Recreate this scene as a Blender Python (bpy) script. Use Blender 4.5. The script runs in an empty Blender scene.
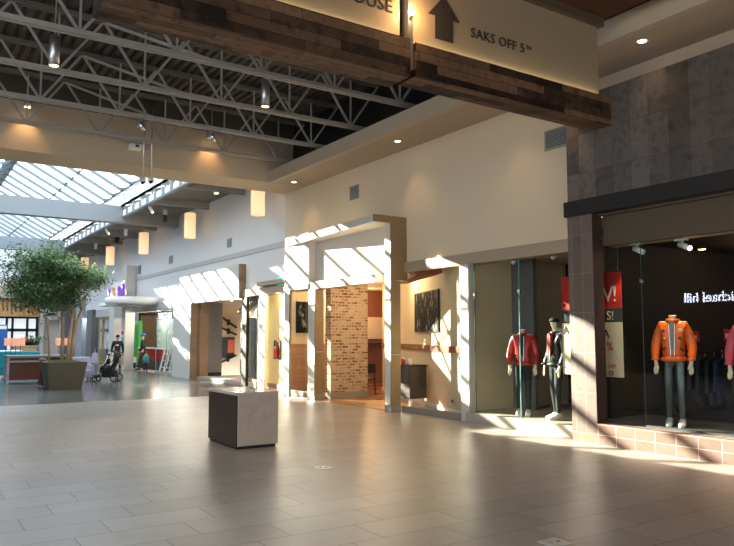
import bpy, bmesh, math, random
from mathutils import Vector, Matrix
R = random.Random(7)
S = bpy.context.scene
C = S.collection
PI = math.pi

# ------------------------------------------------------------------ materials
class NT:
    def __init__(s, name):
        s.m = bpy.data.materials.new(name); s.m.use_nodes = True
        s.t = s.m.node_tree; s.t.nodes.clear(); s.n = s.t.nodes; s.l = s.t.links
        s.out = s.n.new('ShaderNodeOutputMaterial')
    def node(s, typ, **kw):
        n = s.n.new(typ)
        for k, v in kw.items():
            setattr(n, k, v)
        return n
    def put(s, sock, v):
        if isinstance(v, bpy.types.NodeSocket): s.l.new(v, sock)
        elif v is not None: sock.default_value = v
    def math(s, op, a, b=None, c=None):
        n = s.node('ShaderNodeMath', operation=op)
        s.put(n.inputs[0], a); s.put(n.inputs[1], b)
        if c is not None: s.put(n.inputs[2], c)
        return n.outputs[0]
    def mix(s, f, a, b):
        n = s.node('ShaderNodeMix', data_type='RGBA')
        s.put(n.inputs['Factor'], f)
        ia, ib = [i for i in n.inputs if i.type == 'RGBA']
        s.put(ia, col(a) if isinstance(a, tuple) else a); s.put(ib, col(b) if isinstance(b, tuple) else b)
        return [o for o in n.outputs if o.type == 'RGBA'][0]
    def pos(s):
        g = s.node('ShaderNodeNewGeometry')
        x = s.node('ShaderNodeSeparateXYZ'); s.l.new(g.outputs['Position'], x.inputs[0])
        n = s.node('ShaderNodeSeparateXYZ'); s.l.new(g.outputs['Normal'], n.inputs[0])
        return g.outputs['Position'], x.outputs, n.outputs
    def noise(s, vec, scale, detail=4, rough=.55):
        n = s.node('ShaderNodeTexNoise'); n.inputs['Scale'].default_value = scale
        n.inputs['Detail'].default_value = detail; n.inputs['Roughness'].default_value = rough
        if vec is not None: s.l.new(vec, n.inputs['Vector'])
        return n.outputs[0]
    def bsdf(s, color, rough=.5, metal=0, spec=.5, bump=None, bstr=.2):
        b = s.node('ShaderNodeBsdfPrincipled')
        s.put(b.inputs['Base Color'], col(color) if isinstance(color, tuple) else color)
        s.put(b.inputs['Roughness'], rough); b.inputs['Metallic'].default_value = metal
        b.inputs['Specular IOR Level'].default_value = spec
        if bump is not None:
            k = s.node('ShaderNodeBump'); k.inputs['Strength'].default_value = bstr; k.inputs['Distance'].default_value = .01
            s.l.new(bump, k.inputs['Height']); s.l.new(k.outputs[0], b.inputs['Normal'])
        s.l.new(b.outputs[0], s.out.inputs[0]); return b
def col(c): return (c[0], c[1], c[2], 1.0)

def plain(name, c, rough=.5, metal=0, spec=.5, var=.12, scale=3.0):
    t = NT(name); p, x, n = t.pos()
    f = t.noise(p, scale)
    c2 = tuple(v * (1 - var) for v in c)
    t.bsdf(t.mix(f, c2, tuple(min(1, v * (1 + var)) for v in c)), rough, metal, spec)
    return t.m

def tiled(name, c1, c2, grout, size, gap=.006, off=(0, 0), shift=0.0, rough=.45, var=.25, nscale=5.0, randshift=False, spec=.5, metal=0, con=1.0):
    """rectangular tiles in world metres on any box face"""
    t = NT(name); p, x, n = t.pos()
    isx = t.math('GREATER_THAN', t.math('ABSOLUTE', n[0]), .5)
    isz = t.math('GREATER_THAN', t.math('ABSOLUTE', n[2]), .5)
    def sel(f, a, b): return t.math('ADD', t.math('MULTIPLY', f, a), t.math('MULTIPLY', t.math('SUBTRACT', 1, f), b))
    u = t.math('SUBTRACT', sel(isx, x[1], x[0]), off[0]); v = t.math('SUBTRACT', sel(isz, x[1], x[2]), off[1])
    rowf = t.math('DIVIDE', v, size[1]); row = t.math('FLOOR', rowf); fv = t.math('FRACT', rowf)
    if randshift:
        w = t.node('ShaderNodeTexWhiteNoise', noise_dimensions='1D'); t.l.new(row, w.inputs['W'])
        sh = t.math('MULTIPLY', w.outputs[0], size[0])
    else: sh = t.math('MULTIPLY', row, shift)
    uf = t.math('DIVIDE', t.math('SUBTRACT', u, sh), size[0]); iu = t.math('FLOOR', uf); fu = t.math('FRACT', uf)
    cmb = t.node('ShaderNodeCombineXYZ'); t.l.new(iu, cmb.inputs[0]); t.l.new(row, cmb.inputs[1])
    w2 = t.node('ShaderNodeTexWhiteNoise', noise_dimensions='3D'); t.l.new(cmb.outputs[0], w2.inputs['Vector'])
    eu = t.math('MULTIPLY', t.math('MINIMUM', fu, t.math('SUBTRACT', 1, fu)), size[0])
    ev = t.math('MULTIPLY', t.math('MINIMUM', fv, t.math('SUBTRACT', 1, fv)), size[1])
    g = t.math('LESS_THAN', t.math('MINIMUM', eu, ev), gap / 2)
    nz = t.noise(p, nscale, 6, .6); nz2 = t.noise(p, nscale * .22, 2)
    f = t.math('ADD', t.math('MULTIPLY', w2.outputs[0], .55), t.math('MULTIPLY', t.math('ADD', nz, nz2), .5))
    f = t.math('ADD', t.math('MULTIPLY', t.math('SUBTRACT', f, .775), con), .5)
    base = t.mix(t.math('MULTIPLY', f, 1.0), c1, c2)
    dark = t.mix(t.math('MULTIPLY', t.math('ABSOLUTE', t.math('SUBTRACT', nz, .5)), var * 4), base, tuple(v * .55 for v in c1))
    c = t.mix(g, dark, grout)
    rr = t.math('ADD', rough - .08, t.math('MULTIPLY', nz2, .16))
    t.bsdf(c, rr, metal, spec, bump=t.math('SUBTRACT', 1, g), bstr=.25)
    return t.m

def wood(name, c1, c2, axis='z', scale=1.0, rough=.5, spec=.4):
    t = NT(name); p, x, n = t.pos()
    m = t.node('ShaderNodeMapping'); t.l.new(p, m.inputs[0])
    st = {'x': (.6, 14, 14), 'y': (14, .6, 14), 'z': (14, 14, .6)}[axis]
    m.inputs['Scale'].default_value = tuple(v * scale for v in st)
    f = t.noise(m.outputs[0], 1.6, 6, .65)
    t.bsdf(t.mix(f, c1, c2), rough, 0, spec); return t.m

def emis(name, c, st, base=(.8, .8, .8)):
    t = NT(name); b = t.bsdf(base, .5)
    b.inputs['Emission Color'].default_value = col(c); b.inputs['Emission Strength'].default_value = st
    return t.m

def glass(name, tint=(.93, .97, .95), boost=1.0, rough=0.0, base=.04):
    t = NT(name); lw = t.node('ShaderNodeLayerWeight'); lw.inputs['Blend'].default_value = .5
    f = t.math('ADD', t.math('MULTIPLY', t.math('POWER', lw.outputs['Facing'], 5.0), .9), base * boost)
    tr = t.node('ShaderNodeBsdfTransparent'); tr.inputs[0].default_value = col(tint)
    gl = t.node('ShaderNodeBsdfGlossy'); gl.inputs['Roughness'].default_value = rough
    mx = t.node('ShaderNodeMixShader'); t.l.new(t.math('MINIMUM', f, 1.0), mx.inputs[0])
    t.l.new(tr.outputs[0], mx.inputs[1]); t.l.new(gl.outputs[0], mx.inputs[2]); t.l.new(mx.outputs[0], t.out.inputs[0])
    return t.m

def leafmat(name, c1, c2):
    t = NT(name); p, x, n = t.pos()
    f = t.noise(p, 9, 3)
    c = t.mix(f, c1, c2)
    d = t.node('ShaderNodeBsdfPrincipled'); t.l.new(c, d.inputs['Base Color']); d.inputs['Roughness'].default_value = .45
    tl = t.node('ShaderNodeBsdfTranslucent'); t.l.new(c, tl.inputs[0])
    mx = t.node('ShaderNodeMixShader'); mx.inputs[0].default_value = .3
    t.l.new(d.outputs[0], mx.inputs[1]); t.l.new(tl.outputs[0], mx.inputs[2]); t.l.new(mx.outputs[0], t.out.inputs[0])
    return t.m

def brickmat():
    t = NT('whitewashed_brick'); p, x, n = t.pos()
    rowf = t.math('DIVIDE', x[2], .078); row = t.math('FLOOR', rowf); fv = t.math('FRACT', rowf)
    u = t.math('DIVIDE', t.math('ADD', t.math('ADD', x[0], x[1]), t.math('MULTIPLY', row, .103)), .205)
    iu = t.math('FLOOR', u); fu = t.math('FRACT', u)
    cmb = t.node('ShaderNodeCombineXYZ'); t.l.new(iu, cmb.inputs[0]); t.l.new(row, cmb.inputs[1])
    w = t.node('ShaderNodeTexWhiteNoise', noise_dimensions='3D'); t.l.new(cmb.outputs[0], w.inputs['Vector'])
    nz = t.noise(p, 30, 5, .75); nb = t.noise(p, 60, 2)
    eu = t.math('MULTIPLY', t.math('MINIMUM', fu, t.math('SUBTRACT', 1, fu)), .205)
    ev = t.math('MULTIPLY', t.math('MINIMUM', fv, t.math('SUBTRACT', 1, fv)), .078)
    inside = t.math('GREATER_THAN', t.math('ADD', t.math('MINIMUM', eu, ev), t.math('MULTIPLY', nz, .02)), .024)
    bare = t.math('GREATER_THAN', t.math('ADD', t.math('MULTIPLY', w.outputs[0], .28), t.math('MULTIPLY', nz, 1.6)), .98)
    m = t.math('MULTIPLY', inside, bare)
    cream = t.mix(nz, (.36, .265, .165), (.56, .45, .31)); red = t.mix(nb, (.10, .03, .02), (.25, .085, .045))
    t.bsdf(t.mix(m, cream, red), .85, 0, .2, bump=t.math('ADD', t.math('MULTIPLY', inside, .5), nz), bstr=.5)
    return t.m

def marble():
    t = NT('beige_marble'); p, x, n = t.pos()
    w = t.node('ShaderNodeTexWave', wave_type='BANDS'); w.inputs['Scale'].default_value = 1.7
    w.inputs['Distortion'].default_value = 14; w.inputs['Detail'].default_value = 5; w.inputs['Detail Scale'].default_value = 1.3
    t.l.new(p, w.inputs['Vector'])
    f = t.math('POWER', w.outputs['Fac'], 5.0)
    nz = t.noise(p, 7, 6)
    base = t.mix(nz, (.40, .31, .235), (.58, .47, .375))
    t.bsdf(t.mix(t.math('MULTIPLY', f, .10), base, (.26, .17, .12)), .3, 0, .5); return t.m

def photo_mat(name, seed):
    """grey tonal blotches of a framed black and white photograph"""
    t = NT(name); p, x, n = t.pos()
    m = t.node('ShaderNodeMapping'); t.l.new(p, m.inputs[0]); m.inputs['Location'].default_value = (seed, seed, 0)
    m.inputs['Scale'].default_value = (2.2, 2.2, 1.0)
    f = t.noise(m.outputs[0], 3.4, 6, .7)
    r = t.node('ShaderNodeValToRGB'); t.l.new(f, r.inputs[0])
    e = r.color_ramp.elements; e[0].position = .54; e[0].color = (.012, .011, .010, 1); e[1].position = .86; e[1].color = (.75, .74, .72, 1)
    t.bsdf(r.outputs[0], .8, 0, .1); return t.m

M = {}
M['floor'] = tiled('floor_tile', (.275, .228, .187), (.390, .333, .283), (.060, .047, .038), (.914, .457), .008, (1.28, 7.23), .305, .34, .12, 4.0, spec=.55)
M['floor_far'] = tiled('dark_paving', (.095, .092, .092), (.15, .147, .147), (.07, .067, .065), (.61, .61), .008, (0, 18.9), 0, .20, .12, 3.0, spec=.6)
M['slate'] = tiled('slate_tile', (.038, .032, .028), (.185, .158, .140), (.03, .026, .023), (.32, .62), .006, (.095, .52), 0, .40, .7, 6.0, con=.9)
M['browntile'] = tiled('brown_tile', (.15, .080, .055), (.23, .135, .096), (.50, .43, .33), (.325, .155), .009, (.075, 0), 0, .5, .3, 5.0)
M['pillartile'] = tiled('pillar_tile', (.115, .078, .060), (.19, .135, .108), (.27, .22, .17), (.2, .62), .007, (7.24, .155), 0, .5, .4, 5.0)
M['wood_dark'] = tiled('reclaimed_planks', (.012, .0055, .003), (.19, .105, .055), (.006, .004, .003), (1.25, .105), .006, (0, .04), 0, .65, .6, 7.0, randshift=True, spec=.25, con=1.9)
M['wood_canopy'] = tiled('red_brown_planks', (.055, .022, .010), (.12, .052, .024), (.02, .008, .004), (2.2, .14), .005, (0, 0), 0, .6, .5, 6.0, randshift=True, spec=.25)
M['wallwhite'] = plain('painted_wall_cream', (.74, .60, .42), .75, 0, .3, .03, 1.5)
M['wallcool'] = plain('painted_wall_white', (.70, .69, .70), .75, 0, .3, .03, 1.5)
M['soffit'] = plain('soffit_paint', (.46, .365, .265), .8, 0, .2, .03, 1)
M['bulk'] = plain('bulkhead_paint', (.50, .41, .30), .8, 0, .2, .03, 1)
M['beige'] = plain('beige_paint', (.66, .52, .34), .75, 0, .3, .04, 2)
M['yellow'] = plain('pale_yellow_paint', (.78, .66, .36), .7, 0, .3, .03, 2)
M['trim'] = wood('pale_wood_trim', (.36, .275, .185), (.44, .35, .245), 'y', 1, .5)
M['greytrim'] = plain('grey_trim_paint', (.50, .49, .48), .6, 0, .3, .04, 2)
M['oak'] = wood('oak_veneer', (.21, .140, .070), (.29, .20, .105), 'x', 1, .45)
M['oakv'] = tiled('brown_wood_tile', (.20, .125, .070), (.29, .19, .115), (.34, .25, .165), (.62, .31), .006, (0, .02), 0, .5, .35, 4.0)
M['portal'] = plain('portal_cream_panel', (.64, .58, .50), .55, 0, .4, .04, 2)
M['portal2'] = plain('portal_taupe_panel', (.60, .57, .53), .55, 0, .4, .04, 2)
M['greybase'] = plain('grey_stone_base', (.26, .225, .18), .5, 0, .4, .1, 6)
M['sill'] = plain('stone_sill', (.42, .37, .30), .5, 0, .4, .08, 5)
M['black'] = plain('black_paint', (.012, .012, .013), .45, 0, .4, .1, 5)
M['fascia'] = plain('dark_metal_fascia', (.020, .019, .018), .5, .2, .4, .1, 4)
M['darkwall'] = plain('dark_shop_wall', (.030, .024, .020), .7, 0, .2, .2, 2)
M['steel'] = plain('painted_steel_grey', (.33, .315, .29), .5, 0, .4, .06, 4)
M['steelshade'] = plain('shaded_dark_steel', (.13, .12, .105), .6, 0, .3, .1, 4)  # shade on the truss top chords put into the colour
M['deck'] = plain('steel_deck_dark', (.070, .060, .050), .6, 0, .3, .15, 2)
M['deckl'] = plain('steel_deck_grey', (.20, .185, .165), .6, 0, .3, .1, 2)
M['beamw'] = plain('beam_paint_white', (.25, .275, .31), .65, 0, .3, .03, 2)
M['beamg'] = plain('beam_paint_grey', (.25, .235, .21), .65, 0, .3, .05, 2)
M['rafter'] = plain('skylight_bar_blue_grey', (.17, .215, .24), .45, .2, .5, .05, 4)
M['sky'] = glass('skylight_glass', (.90, .96, .97), .5)
M['glass'] = glass('shop_glass', (.90, .95, .92), 1.3)
M['glassedge'] = plain('glass_edge_teal', (.16, .34, .32), .15, 0, .6, .1, 8)
M['darkedge'] = plain('glass_edge_dark', (.05, .09, .085), .15, 0, .6, .1, 8)
M['chrome'] = plain('chrome', (.75, .75, .76), .18, 1, .5, .02, 4)
M['alum'] = plain('brushed_aluminium', (.55, .56, .58), .32, .9, .5, .05, 6)
M['brick'] = brickmat()
M['marble'] = marble()
M['kdark'] = wood('dark_brown_laminate', (.022, .011, .008), (.038, .02, .015), 'z', 1, .4)
M['topslab'] = plain('polished_top_slab', (.50, .45, .42), .15, 0, .6, .1, 8)
M['skin'] = plain('skin', (.48, .30, .21), .5, 0, .4, .05, 9)
M['mannequin'] = plain('mannequin_ivory', (.78, .66, .48), .4, 0, .5, .03, 6)
M['orange'] = plain('orange_leather', (.82, .135, .008), .36, 0, .5, .22, 14)
M['red'] = plain('red_leather', (.42, .020, .014), .33, 0, .6, .3, 14)
M['blackcloth'] = plain('black_cloth', (.014, .014, .016), .7, 0, .3, .2, 10)
M['dkleather'] = plain('black_leather', (.020, .017, .016), .4, 0, .5, .3, 12)
M['pink'] = plain('pink_leather', (.55, .07, .12), .4, 0, .5, .2, 12)
M['jeans'] = plain('dark_blue_denim', (.03, .045, .09), .8, 0, .2, .3, 16)
M['gleather'] = plain('grey_green_leather', (.028, .036, .034), .26, 0, .7, .3, 10)
M['shoe'] = plain('white_shoe', (.78, .75, .66), .5, 0, .4, .05, 9)
M['teal'] = plain('teal_cloth', (.02, .36, .36), .7, 0, .3, .1, 9)
M['hair'] = plain('black_hair', (.012, .010, .009), .5, 0, .4, .2, 20)
M['white'] = plain('white_plastic', (.80, .80, .79), .45, 0, .4, .03, 6)
M['redcard'] = plain('red_card', (.50, .025, .018), .6, 0, .3, .06, 5)
M['cream'] = plain('cream_card', (.82, .66, .44), .6, 0, .3, .04, 4)
M['greycard'] = plain('charcoal_card', (.05, .055, .06), .6, 0, .3, .1, 4)
M['redfloor'] = tiled('red_brown_floor_planks', (.30, .095, .045), (.44, .16, .08), (.16, .05, .03), (1.2, .12), .004, (0, 0), 0, .28, .2, 5, randshift=True)
M['redwood'] = wood('red_brown_wood', (.17, .055, .028), (.30, .11, .055), 'y', 1, .4)
M['wainscot'] = tiled('wood_wainscot', (.30, .14, .075), (.46, .25, .15), (.20, .09, .05), (1.4, .11), .004, (0, 0), 0, .4, .2, 5, randshift=True)
M['planter'] = plain('grey_green_planter', (.085, .080, .060), .5, 0, .4, .06, 5)
M['bark'] = plain('pale_bark', (.42, .33, .24), .8, 0, .2, .25, 18)
M['moss'] = plain('moss', (.12, .15, .03), .9, 0, .1, .4, 22)
M['leaf'] = leafmat('ficus_leaf', (.045, .105, .045), (.16, .26, .10))
M['leaf2'] = leafmat('strap_leaf', (.025, .085, .02), (.09, .20, .05))
M['sofa'] = plain('teal_upholstery', (.015, .27, .34), .7, 0, .3, .08, 5)
M['lilac'] = plain('lilac_upholstery', (.42, .39, .52), .7, 0, .3, .08, 5)
M['conswood'] = wood('console_red_wood', (.06, .018, .012), (.13, .045, .03), 'x', 1, .35)
M['slatwood'] = wood('slat_wood_orange', (.48, .23, .085), (.66, .36, .16), 'z', 1, .45)
M['tubwood'] = wood('tub_pale_wood', (.42, .27, .16), (.58, .40, .26), 'x', 1, .5)
M['shade'] = emis('copper_lamp_shade_glow', (1.0, .42, .24), .16, (.70, .36, .25))
M['lampwhite'] = emis('pendant_shade_glow', (1.0, .58, .25), .34, (.85, .72, .55))
M['bulb'] = emis('warm_bulb', (1.0, .66, .34), 6.0)
M['bulbhot'] = emis('hot_filament_bulb', (1.0, .62, .26), 14.0)
M['led'] = emis('led_strip', (1.0, .88, .58), 5.5)
M['signpanel'] = plain('sign_panel_cream', (.30, .22, .135), .6, 0, .3, .02, 2)
M['ink'] = plain('sign_ink_dark', (.040, .028, .022), .6, 0, .3, .05, 4)
M['paleteal'] = plain('pale_teal_panel', (.42, .60, .58), .5, 0, .4, .25, 2.5)
M['blue'] = plain('blue_display', (.015, .10, .42), .5, 0, .4, .15, 3)
M['lblue'] = plain('light_blue_display', (.12, .42, .70), .5, 0, .4, .1, 3)
M['green'] = emis('green_lit_panel', (.05, .8, .10), .03, (.04, .36, .06))
M['dgrey'] = plain('dark_grey_cladding', (.14, .14, .145), .5, 0, .4, .06, 3)
M['mgrey'] = plain('mid_grey_cladding', (.33, .33, .34), .5, 0, .4, .06, 3)
M['wletter'] = emis('white_letters_glow', (.9, .95, 1), .8)  # emission brightens letters that only reflect light
M['michael'] = emis('blue_white_lit_letters', (.75, .85, 1.0), 11.0)
M['exitg'] = emis('green_exit_panel', (.05, .75, .42), .5, (.05, .5, .3))
M['extred'] = plain('extinguisher_red', (.62, .02, .015), .35, 0, .5, .03, 4)
M['panew'] = emis('daylight_glow_pane', (.85, .92, 1.0), .30)  # emission stands in for daylight in the end wall glazing
M['curbpane'] = emis('daylight_glow_curb_pane', (.85, .95, 1.0), .42)  # glow stands in for sky behind the curb panes
M['ltgrey'] = plain('pale_canopy_white', (.78, .77, .76), .5, 0, .4, .03, 3)
M['purple'] = plain('purple_letter', (.28, .10, .60), .4, 0, .4, .03, 3)
M['oletter'] = plain('orange_letter', (.85, .35, .12), .4, 0, .4, .03, 3)
M['orangepanel'] = plain('orange_shelf_panel', (.60, .14, .05), .5, 0, .4, .06, 4)
M['counter'] = plain('counter_dark', (.055, .042, .033), .45, 0, .4, .1, 4)
M['rubber'] = plain('rubber', (.02, .02, .02), .7, 0, .3, .1, 6)
M['trousers_navy'] = plain('navy_cloth', (.02, .035, .08), .75, 0, .3, .2, 12)
M['photo1'] = photo_mat('black_white_photo', 1.3)
M['photo2'] = photo_mat('black_white_photo_portrait', 5.1)
M['scuff'] = plain('steel_floor_plate', (.58, .56, .53), .35, .4, .5, .1, 9)
M['headbrown'] = plain('head_panel_brown', (.092, .064, .034), .5, 0, .4, .08, 2)
M['darkreveal'] = plain('dark_brown_reveal', (.050, .026, .020), .45, 0, .4, .15, 3)
M['dirtfloor'] = plain('vestibule_orange_floor', (.46, .24, .09), .4, 0, .4, .1, 4)
M['ceilcafe'] = plain('cafe_ceiling', (.42, .33, .23), .8, 0, .2, .1, 2)
M['toyfloor'] = plain('shop_floor_pale', (.45, .38, .32), .35, 0, .4, .08, 3)

# ------------------------------------------------------------------ geometry helpers
def norm_frame(d):
    d = d.normalized(); a = Vector((0, 0, 1)) if abs(d.z) < .95 else Vector((1, 0, 0))
    x = d.cross(a).normalized(); return x, x.cross(d).normalized()

class MB:
    def __init__(s): s.b = bmesh.new()
    def box(s, x0, x1, y0, y1, z0, z1, bev=0):
        vs = [s.b.verts.new(p) for p in ((x0,y0,z0),(x1,y0,z0),(x1,y1,z0),(x0,y1,z0),(x0,y0,z1),(x1,y0,z1),(x1,y1,z1),(x0,y1,z1))]
        fs = [s.b.faces.new([vs[i] for i in f]) for f in ((0,3,2,1),(4,5,6,7),(0,1,5,4),(1,2,6,5),(2,3,7,6),(3,0,4,7))]
        if bev:
            es = set(e for f in fs for e in f.edges)
            bmesh.ops.bevel(s.b, geom=list(es), offset=bev, segments=2, affect='EDGES', profile=.6)
        return s
    def hexa(s, pts, bev=0):
        vs = [s.b.verts.new(p) for p in pts]
        fs = [s.b.faces.new([vs[i] for i in f]) for f in ((0,3,2,1),(4,5,6,7),(0,1,5,4),(1,2,6,5),(2,3,7,6),(3,0,4,7))]
        if bev: bmesh.ops.bevel(s.b, geom=list(set(e for f in fs for e in f.edges)), offset=bev, segments=2, affect='EDGES')
        return s
    def quad(s, *p):
        s.b.faces.new([s.b.verts.new(q) for q in p]); return s
    def tube(s, pts, r, n=10, close=False, cap=True):
        pts = [Vector(p) for p in pts]; rs = r if isinstance(r, (list, tuple)) else [r] * len(pts)
        rings = []; N = len(pts)
        for i, p in enumerate(pts):
            if close: d = pts[(i + 1) % N] - pts[i - 1]
            else: d = pts[min(i + 1, N - 1)] - pts[max(i - 1, 0)]
            x, y = norm_frame(d)
            if rings and not close:
                px = rings[-1][1]; x2 = (px - d.normalized() * px.dot(d.normalized()))
                if x2.length > 1e-4: x = x2.normalized(); y = x.cross(d.normalized()).normalized()
            rings.append(([s.b.verts.new(p + x * math.cos(2*PI*k/n) * rs[i] + y * math.sin(2*PI*k/n) * rs[i]) for k in range(n)], x))
        for i in range(N if close else N - 1):
            a = rings[i][0]; b = rings[(i + 1) % N][0]
            for k in range(n): s.b.faces.new((a[k], a[(k+1) % n], b[(k+1) % n], b[k]))
        if cap and not close:
            s.b.faces.new(rings[0][0][::-1]); s.b.faces.new(rings[-1][0])
        return s
    def bar(s, p, q, w, h=None):
        h = h or w; p = Vector(p); q = Vector(q); x, y = norm_frame(q - p)
        c = [(-1,-1),(1,-1),(1,1),(-1,1)]
        return s.hexa([p + x*a*w/2 + y*b*h/2 for a, b in c] + [q + x*a*w/2 + y*b*h/2 for a, b in c])
    def lathe(s, prof, c=(0,0,0), n=24, axis='z', cap=True):
        rings = []
        for r, h in prof:
            ring = []
            for k in range(n):
                a = 2*PI*k/n; u, v = r*math.cos(a), r*math.sin(a)
                p = {'z': (u, v, h), 'x': (h, u, v), 'y': (u, h, v)}[axis]
                ring.append(s.b.verts.new((p[0]+c[0], p[1]+c[1], p[2]+c[2])))
            rings.append(ring)
        for a, b in zip(rings, rings[1:]):
            for k in range(n): s.b.faces.new((a[k], a[(k+1)%n], b[(k+1)%n], b[k]))
        if cap: s.b.faces.new(rings[0][::-1]); s.b.faces.new(rings[-1])
        return s
    def ell(s, c, r, u=14, v=9):
        m = Matrix.Translation(c) @ Matrix.Diagonal((r[0], r[1], r[2], 1))
        bmesh.ops.create_uvsphere(s.b, u_segments=u, v_segments=v, radius=1, matrix=m); return s
    def prism(s, poly, d0, d1, axis='y', bev=0):
        """poly in the two other axes, extruded from d0 to d1 along axis"""
        def P(u, v, d): return {'x': (d, u, v), 'y': (u, d, v), 'z': (u, v, d)}[axis]
        a = [s.b.verts.new(P(u, v, d0)) for u, v in poly]; b = [s.b.verts.new(P(u, v, d1)) for u, v in poly]
        n = len(poly); fs = [s.b.faces.new(a[::-1]), s.b.faces.new(b)]
        for k in range(n): fs.append(s.b.faces.new((a[k], a[(k+1)%n], b[(k+1)%n], b[k])))
        if bev: bmesh.ops.bevel(s.b, geom=list(set(e for f in fs[:2] for e in f.edges)), offset=bev, segments=2, affect='EDGES')
        return s
    def torus(s, c, R_, r, axis='z', n=28, m=8, sx=1, sy=1):
        pts = []
        for k in range(n):
            a = 2*PI*k/n; u, v = R_*math.cos(a)*sx, R_*math.sin(a)*sy
            p = {'z': (u, v, 0), 'x': (0, u, v), 'y': (u, 0, v)}[axis]
            pts.append((p[0]+c[0], p[1]+c[1], p[2]+c[2]))
        return s.tube(pts, r, m, close=True)
    def build(s, name, mat, parent=None, smooth=False):
        bmesh.ops.recalc_face_normals(s.b, faces=s.b.faces[:])
        me = bpy.data.meshes.new(name)
        if parent is not None:
            off = Vector(parent.location); pp = parent.parent; lo = parent.get('_local')
            while pp is not None: off += Vector(pp.location); lo = lo or pp.get('_local'); pp = pp.parent
            if not lo: bmesh.ops.translate(s.b, verts=s.b.verts[:], vec=-off)
        s.b.to_mesh(me); s.b.free()
        o = bpy.data.objects.new(name, me); C.objects.link(o)
        if mat is not None: me.materials.append(M[mat] if isinstance(mat, str) else mat)
        if parent is not None: o.parent = parent
        if smooth:
            for p in me.polygons: p.use_smooth = True
        return o

def tag(o, label=None, cat=None, group=None, kind=None):
    if label: o['label'] = label
    if cat: o['category'] = cat
    if group: o['group'] = group
    if kind: o['kind'] = kind
    return o
def thing(name, label, cat, loc, group=None, kind=None):
    o = bpy.data.objects.new(name, None); C.objects.link(o); o.location = loc; o.empty_display_size = .1
    return tag(o, label, cat, group, kind)
def st(name, mb, mat, parent=None, smooth=False):
    o = mb.build(name, mat, parent, smooth); o['kind'] = 'structure'; return o
def box(*a, **k): return MB().box(*a, **k)
def dup(o, parent=None):
    c = o.copy(); C.objects.link(c); c.parent = parent
    for ch in list(o.children): dup(ch, c)
    return c
def locald(o): o['_local'] = 1; return o

def text_mb(txt, size, pos, normal, up=(0,0,1), depth=.012, align='LEFT', spacing=1.0):
    """letters as a mesh, reading left to right when seen against the normal"""
    cu = bpy.data.curves.new('t', 'FONT'); cu.body = txt; cu.size = size; cu.extrude = depth / 2; cu.align_x = align; cu.space_character = spacing
    cu.resolution_u = 3
    ob = bpy.data.objects.new('t', cu); C.objects.link(ob)
    dg = bpy.context.evaluated_depsgraph_get(); dg.update()
    me = bpy.data.meshes.new_from_object(ob.evaluated_get(dg))
    bpy.data.objects.remove(ob); bpy.data.curves.remove(cu)
    n = Vector(normal).normalized(); u = Vector(up); x = u.cross(n).normalized(); u = n.cross(x)
    mt = Matrix((( x.x, u.x, n.x, pos[0]), (x.y, u.y, n.y, pos[1]), (x.z, u.z, n.z, pos[2]), (0,0,0,1)))
    me.transform(mt); mb = MB(); mb.b.from_mesh(me); bpy.data.meshes.remove(me); return mb

def skin(name, chains, mat, parent, flat=1.0, sub=1, extra=None, root=None):
    """one continuous surface grown round joint chains; chains are lists of (x,y,z,r)"""
    idx = {}; vs = []; rs = []; es = []
    for ch in chains:
        prev = None
        for x, y, z, r in ch:
            k = (round(x, 4), round(y, 4), round(z, 4))
            if k not in idx: idx[k] = len(vs); vs.append(k); rs.append(r)
            if prev is not None and prev != idx[k]: es.append((prev, idx[k]))
            prev = idx[k]
    me = bpy.data.meshes.new(name); me.from_pydata(vs, es, [])
    ob = bpy.data.objects.new(name, me); C.objects.link(ob)
    md = ob.modifiers.new('s', 'SKIN'); md.use_smooth_shade = True
    lay = me.skin_vertices[0].data if me.skin_vertices else None
    if lay is None:
        bm = bmesh.new(); bm.from_mesh(me); L = bm.verts.layers.skin.verify(); bm.to_mesh(me); bm.free()
        lay = me.skin_vertices[0].data
    for i, r in enumerate(rs): lay[i].radius = (r, r); lay[i].use_root = (i == 0)
    sm = ob.modifiers.new('u', 'SUBSURF'); sm.levels = sub; sm.render_levels = sub
    dg = bpy.context.evaluated_depsgraph_get(); dg.update()
    m2 = bpy.data.meshes.new_from_object(ob.evaluated_get(dg)); bpy.data.objects.remove(ob); bpy.data.meshes.remove(me)
    if flat != 1.0:
        for v in m2.vertices: v.co.y *= flat
    if extra is not None:
        bm = bmesh.new(); bm.from_mesh(m2)
        e = extra.b
        tmp = bpy.data.meshes.new('x'); e.to_mesh(tmp); e.free(); bm.from_mesh(tmp); bpy.data.meshes.remove(tmp)
        bm.to_mesh(m2); bm.free()
    m2.name = name; m2.materials.clear(); m2.materials.append(M[mat])
    for p in m2.polygons: p.use_smooth = True
    o = bpy.data.objects.new(name, m2); C.objects.link(o); o.parent = parent
    return o

# ------------------------------------------------------------------ camera
F = 709.0
P = math.atan(63 / F); A = math.atan(468 / math.hypot(709, 63))
cam = bpy.data.cameras.new('camera'); co = bpy.data.objects.new('camera', cam); C.objects.link(co)
cam.sensor_fit = 'HORIZONTAL'; cam.sensor_width = 36; cam.lens = 36 * F / 734; cam.clip_end = 300
co.location = (0, 0, 1.65); co.rotation_euler = (PI/2 + P, 0, -A); S.camera = co

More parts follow.
